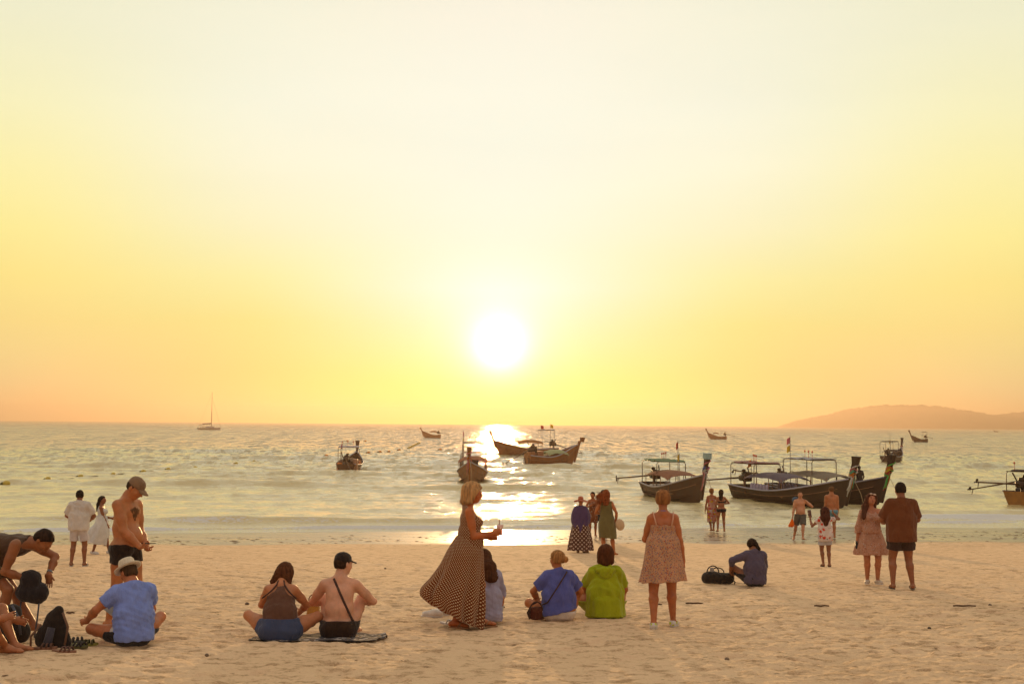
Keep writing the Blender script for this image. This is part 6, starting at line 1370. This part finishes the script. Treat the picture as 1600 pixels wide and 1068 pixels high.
def standing_pack():
    r_ = prop('backpack', 84, 1010, 0, 'black peaked backpack standing among sandals on the sand at the left', 'backpack'); fl = Field(.010)
    fl.seg((-.03, 0, .08), (.0, 0, .28), .15, .09, k=.06, ax=A(0, 1, 0), w=.7).seg((.0, 0, .26), (.04, 0, .38), .085, .045, k=.06, ax=A(0, 1, 0), w=.8).seg((.10, -.01, .05), (.06, -.01, .24), .085, .05, k=.05).ell((-.11, .0, .10), (.08, .08, .10), None, .05).cut((0, 0, 0), (0, 0, -1)); fl.disp = folds(.006, 11, 1, 1.3); fm('bag_body', fl, blk, r_)
    mb = MB(); mb.tube([(.10, -.05, .36), (.17, -.08, .22), (.15, -.10, .04)], .013, 6, flat=((0, 1, 0), .5)); mb.tube([(-.12, -.05, .24), (-.21, -.08, .12), (-.20, -.10, .02)], .012, 6); mb.build('strap', plain('strap_tanb', (.16, .08, .045), .8), r_)
    mb = MB(); mb.tube([(.02, -.13, .22), (.0, -.15, .10), (-.02, -.18, .012)], [.04, .045, .04], 8, flat=((0, 1, 0), .5)); mb.build('hanging_cloth', cloth('cloth_greydark', (.045, .04, .05), .0), r_)
standing_pack()
def dark_bag():
    r_ = prop('rucksack', 17, 1002, 0, 'dark rucksack standing behind the sitting person at the left edge', 'bag'); fl = Field(.012)
    fl.seg((0, 0, .12), (.0, 0, .30), .15, .10, k=.05).ell((.10, 0, .10), (.10, .1, .12), None, .05).cut((0, 0, 0), (0, 0, -1)); fl.disp = folds(.006, 3, 1, 1.3); fm('bag_body', fl, blk, r_); mb = MB(); mb.tube([(.04, -.10, .40), (.13, -.14, .28), (.16, -.14, .10)], .014, 6); mb.build('strap', plain('strap_grey', (.06, .06, .08), .7), r_)
dark_bag()
def footwear(name, px, py, rz, label, c, c2, L=.27, dz=.0, strap=True, group='footwear left on the sand'):
    r_ = prop(name, px, py, rz, label, 'sandal', group); mb = MB(); top = [Vector((math.cos(t) * L / 2, math.sin(t) * (.046 + .010 * math.cos(t)), .026 + .004 * math.cos(2 * t))) for t in np.linspace(0, 2 * math.pi, 20)[:-1]]; bot = [v - Vector((0, 0, .022)) for v in top]
    mb.grid([bot, top], closed=True); mb.add(top, [tuple(range(len(top)))]); mb.add(bot, [tuple(range(len(top) - 1, -1, -1))]); mb.sharp('sole', plain('fw_%s' % str(c), c, .7), r_)
    mb = MB()
    for k in (-.2, 0, .2) if strap else (0,): mb.tube([(.03 + k * .25, -.045, .02), (.035 + k * .2, -.02, .06), (.035 + k * .2, .02, .06), (.03 + k * .25, .045, .02)], .012, 6, flat=((0, 0, 1), .5))
    mb.build('upper_strap', plain('fws_%s' % str(c2), c2, .7), r_)
footwear('sandal', 68, 1014, 10, 'brown leather sandal on the sand left of the peaked backpack', (.20, .09, .05), (.10, .04, .02))
footwear('sandal', 100, 1019, -12, 'brown leather sandal lying in front of the peaked backpack', (.24, .11, .06), (.12, .05, .03))
footwear('sandal', 116, 1004, 25, 'black sandal beside the yellow-green flip-flop, nearer the backpack', (.03, .025, .02), (.03, .02, .02))
footwear('flip_flop', 133, 1008, 5, 'yellow-green flip-flop by the foot of the man in the straw hat', (.18, .16, .03), (.07, .06, .02))
footwear('flip_flop', 121, 1011, -25, 'dark flip-flop with yellow edge in front of the black sandal', (.08, .07, .02), (.03, .02, .02))
footwear('sandal', 702, 975, -28, 'white slip-on sandal by the feet of the polka-dot woman', (.55, .5, .5), (.5, .45, .42))
def sneaker(px, py, rz, label):
    r_ = prop('sneaker', px, py, rz, label, 'shoe', 'white sneakers behind the polka-dot dress'); fl = Field(.007); fl.seg((-.09, 0, .05), (-.02, 0, .06), .045, .045, k=.02).seg((-.03, 0, .045), (.11, 0, .035), .046, .034, k=.03, ax=A(0, 1, 0), w=1.15).sub((-.08, 0, .13), (-.02, 0, .14), .035, .045).cut((0, 0, .012), (0, 0, -1)); fm('upper', fl, plain('sneaker_white2', (.62, .55, .48), .7), r_)
    mb = MB(); top = [Vector((math.cos(t) * .15 + .01, math.sin(t) * (.050 + .006 * math.cos(t)), .020)) for t in np.linspace(0, 2 * math.pi, 20)[:-1]]; bot = [v - Vector((0, 0, .02)) for v in top]; mb.grid([bot, top], closed=True); mb.add(top, [tuple(range(len(top)))]); mb.sharp('sole', plain('sole_white', (.55, .5, .45)), r_)
    mb = MB()
    for k in range(4): mb.tube([(.0 + k * .022, -.03, .085 - k * .006), (.012 + k * .022, .0, .098 - k * .007), (.0 + k * .022, .03, .085 - k * .006)], .004, 5)
    mb.build('laces', plain('laces_w', (.6, .55, .5)), r_)
sneaker(676, 963, 172, 'white lace-up sneaker with its toe to the left behind the polka-dot hem'); sneaker(688, 960, 155, 'white lace-up sneaker nearly hidden behind its pair and the polka-dot hem')
def red_item():
    r_ = prop('pouch', 180, 980, 10, 'red-orange pouch on the sand beside the man in the straw hat', 'pouch'); fl = Field(.009); fl.seg((-.06, 0, .03), (.07, 0, .04), .035, .045, k=.02).cut((0, 0, 0), (0, 0, -1)); fl.disp = folds(.008, 3, 1, .4); fm('pouch_body', fl, cloth('pouch_red', (.65, .10, .03), .1), r_); mb = MB(); mb.tube([(-.05, -.03, .06), (.06, -.035, .075)], .005, 5); mb.build('zip', plain('strap_dark', (.05, .02, .012), .8), r_)
red_item()
# sticks, stones and shells
def stick(px, py, L, rz, label, c=(.09, .045, .02), r=.014):
    b = on_beach(px, py); mb = MB(); n = 8; mb.tube([(L * (t - .5), .006 * math.sin(t * 7 + px), .022 + .003 * math.sin(t * 11)) for t in np.linspace(0, 1, n)], [r * (1 - .5 * abs(t - .4)) for t in np.linspace(0, 1, n)], 7); mb.tube([(L * .1, 0, .022), (L * .2, .03, .03)], [r * .6, r * .2], 5)
    o = mb.build('driftwood', plain('drift_%s' % str(c), c, .9), None, label=label, cat='stick'); o.location = b; o.rotation_euler = (0, 0, R(rz))
for a in [(1507, 948, .34, 3, 'dark stick lying on the sand at the right, left of a small round stone'), (1085, 944, .26, -2, 'thin stick on the sand right of the woman in the floral dress'), (1284, 948, .22, 2, 'short thin stick on the sand near the bottom right'), (780, 950, .16, 0, 'thin dark stick on the sand right of the lavender shirt'), (1028, 946, .12, 4, 'tiny stick between the feet of the woman in the floral dress'),
          (110, 959, .10, 6, 'dark twig on the sand left of the straw hat man'), (860, 947, .1, 0, 'short dark twig between the blue tee and lime top')][:8]: stick(*a)
def stone(px, py, s, label, c=(.16, .11, .07)):
    b = on_beach(px, py); mb = MB(); mb.ell((0, 0, s * .2), (s * .5, s * .42, s * .36), n=14, m=9, noise=.14, seed=int(px)); o = mb.build('stone', plain('stone_%s' % str(c), c, .85, .3, 40), None, label=label, cat='stone'); o.location = b; o.rotation_euler = (0, 0, px)
for a in [(386, 944, .065, 'rounded brown stone on the sand left of the bowed woman'), (1547, 946, .06, 'round dark stone on the sand right of the dark stick'), (1452, 982, .05, 'small dark stone low on the right of the sand', (.07, .05, .03)), (1136, 1031, .055, 'brown pebble near the bottom edge right of centre'), (323, 1024, .045, 'small pebble near the bottom edge left of centre'), (602, 888, .05, 'small dark pebble right above the black cap'), (1172, 860, .05, 'pebble on the sand above the tilted head')]: stone(*a)
def debris():
    rg = random.Random(11); V = []; F = []
    def chip(x, y, s, fl_):
        z = ground(x, y); a = rg.uniform(-.5, .5) if fl_ else rg.uniform(0, 3.1); n = rg.choice((5, 6, 7)); i0 = len(V); w = s * (rg.uniform(.12, .35) if fl_ else rg.uniform(.5, 1))
        for k in range(n): t = 6.283 * k / n; q = rg.uniform(.7, 1.2); px_, py_ = math.cos(t) * s * q, math.sin(t) * w * q; V.append((x + px_ * math.cos(a) - py_ * math.sin(a), y + px_ * math.sin(a) + py_ * math.cos(a), z + .003))
        V.append((x, y, z + s * .2)); F.extend([(i0 + k, i0 + (k + 1) % n, i0 + n) for k in range(n)])
    for i in range(1500):
        x = rg.uniform(-24, 24); y = rg.gauss(38.8, 1.7) + .2 * x; chip(x + .4 * math.sin(y * 3), y, abs(rg.gauss(.0, .05)) + .012, True)
    for i in range(900):
        y = 9 + 27 * rg.random() ** 1.4; x = rg.uniform(-1, 1) * (y * .47 + 1); chip(x, y, abs(rg.gauss(.006, .008)) + .005, rg.random() < .6)
    tag(link_mesh('seaweed_bits', np.array(V), F, plain('weed_bits', (.16, .08, .035), .8), None, False), kind='stuff')
debris()
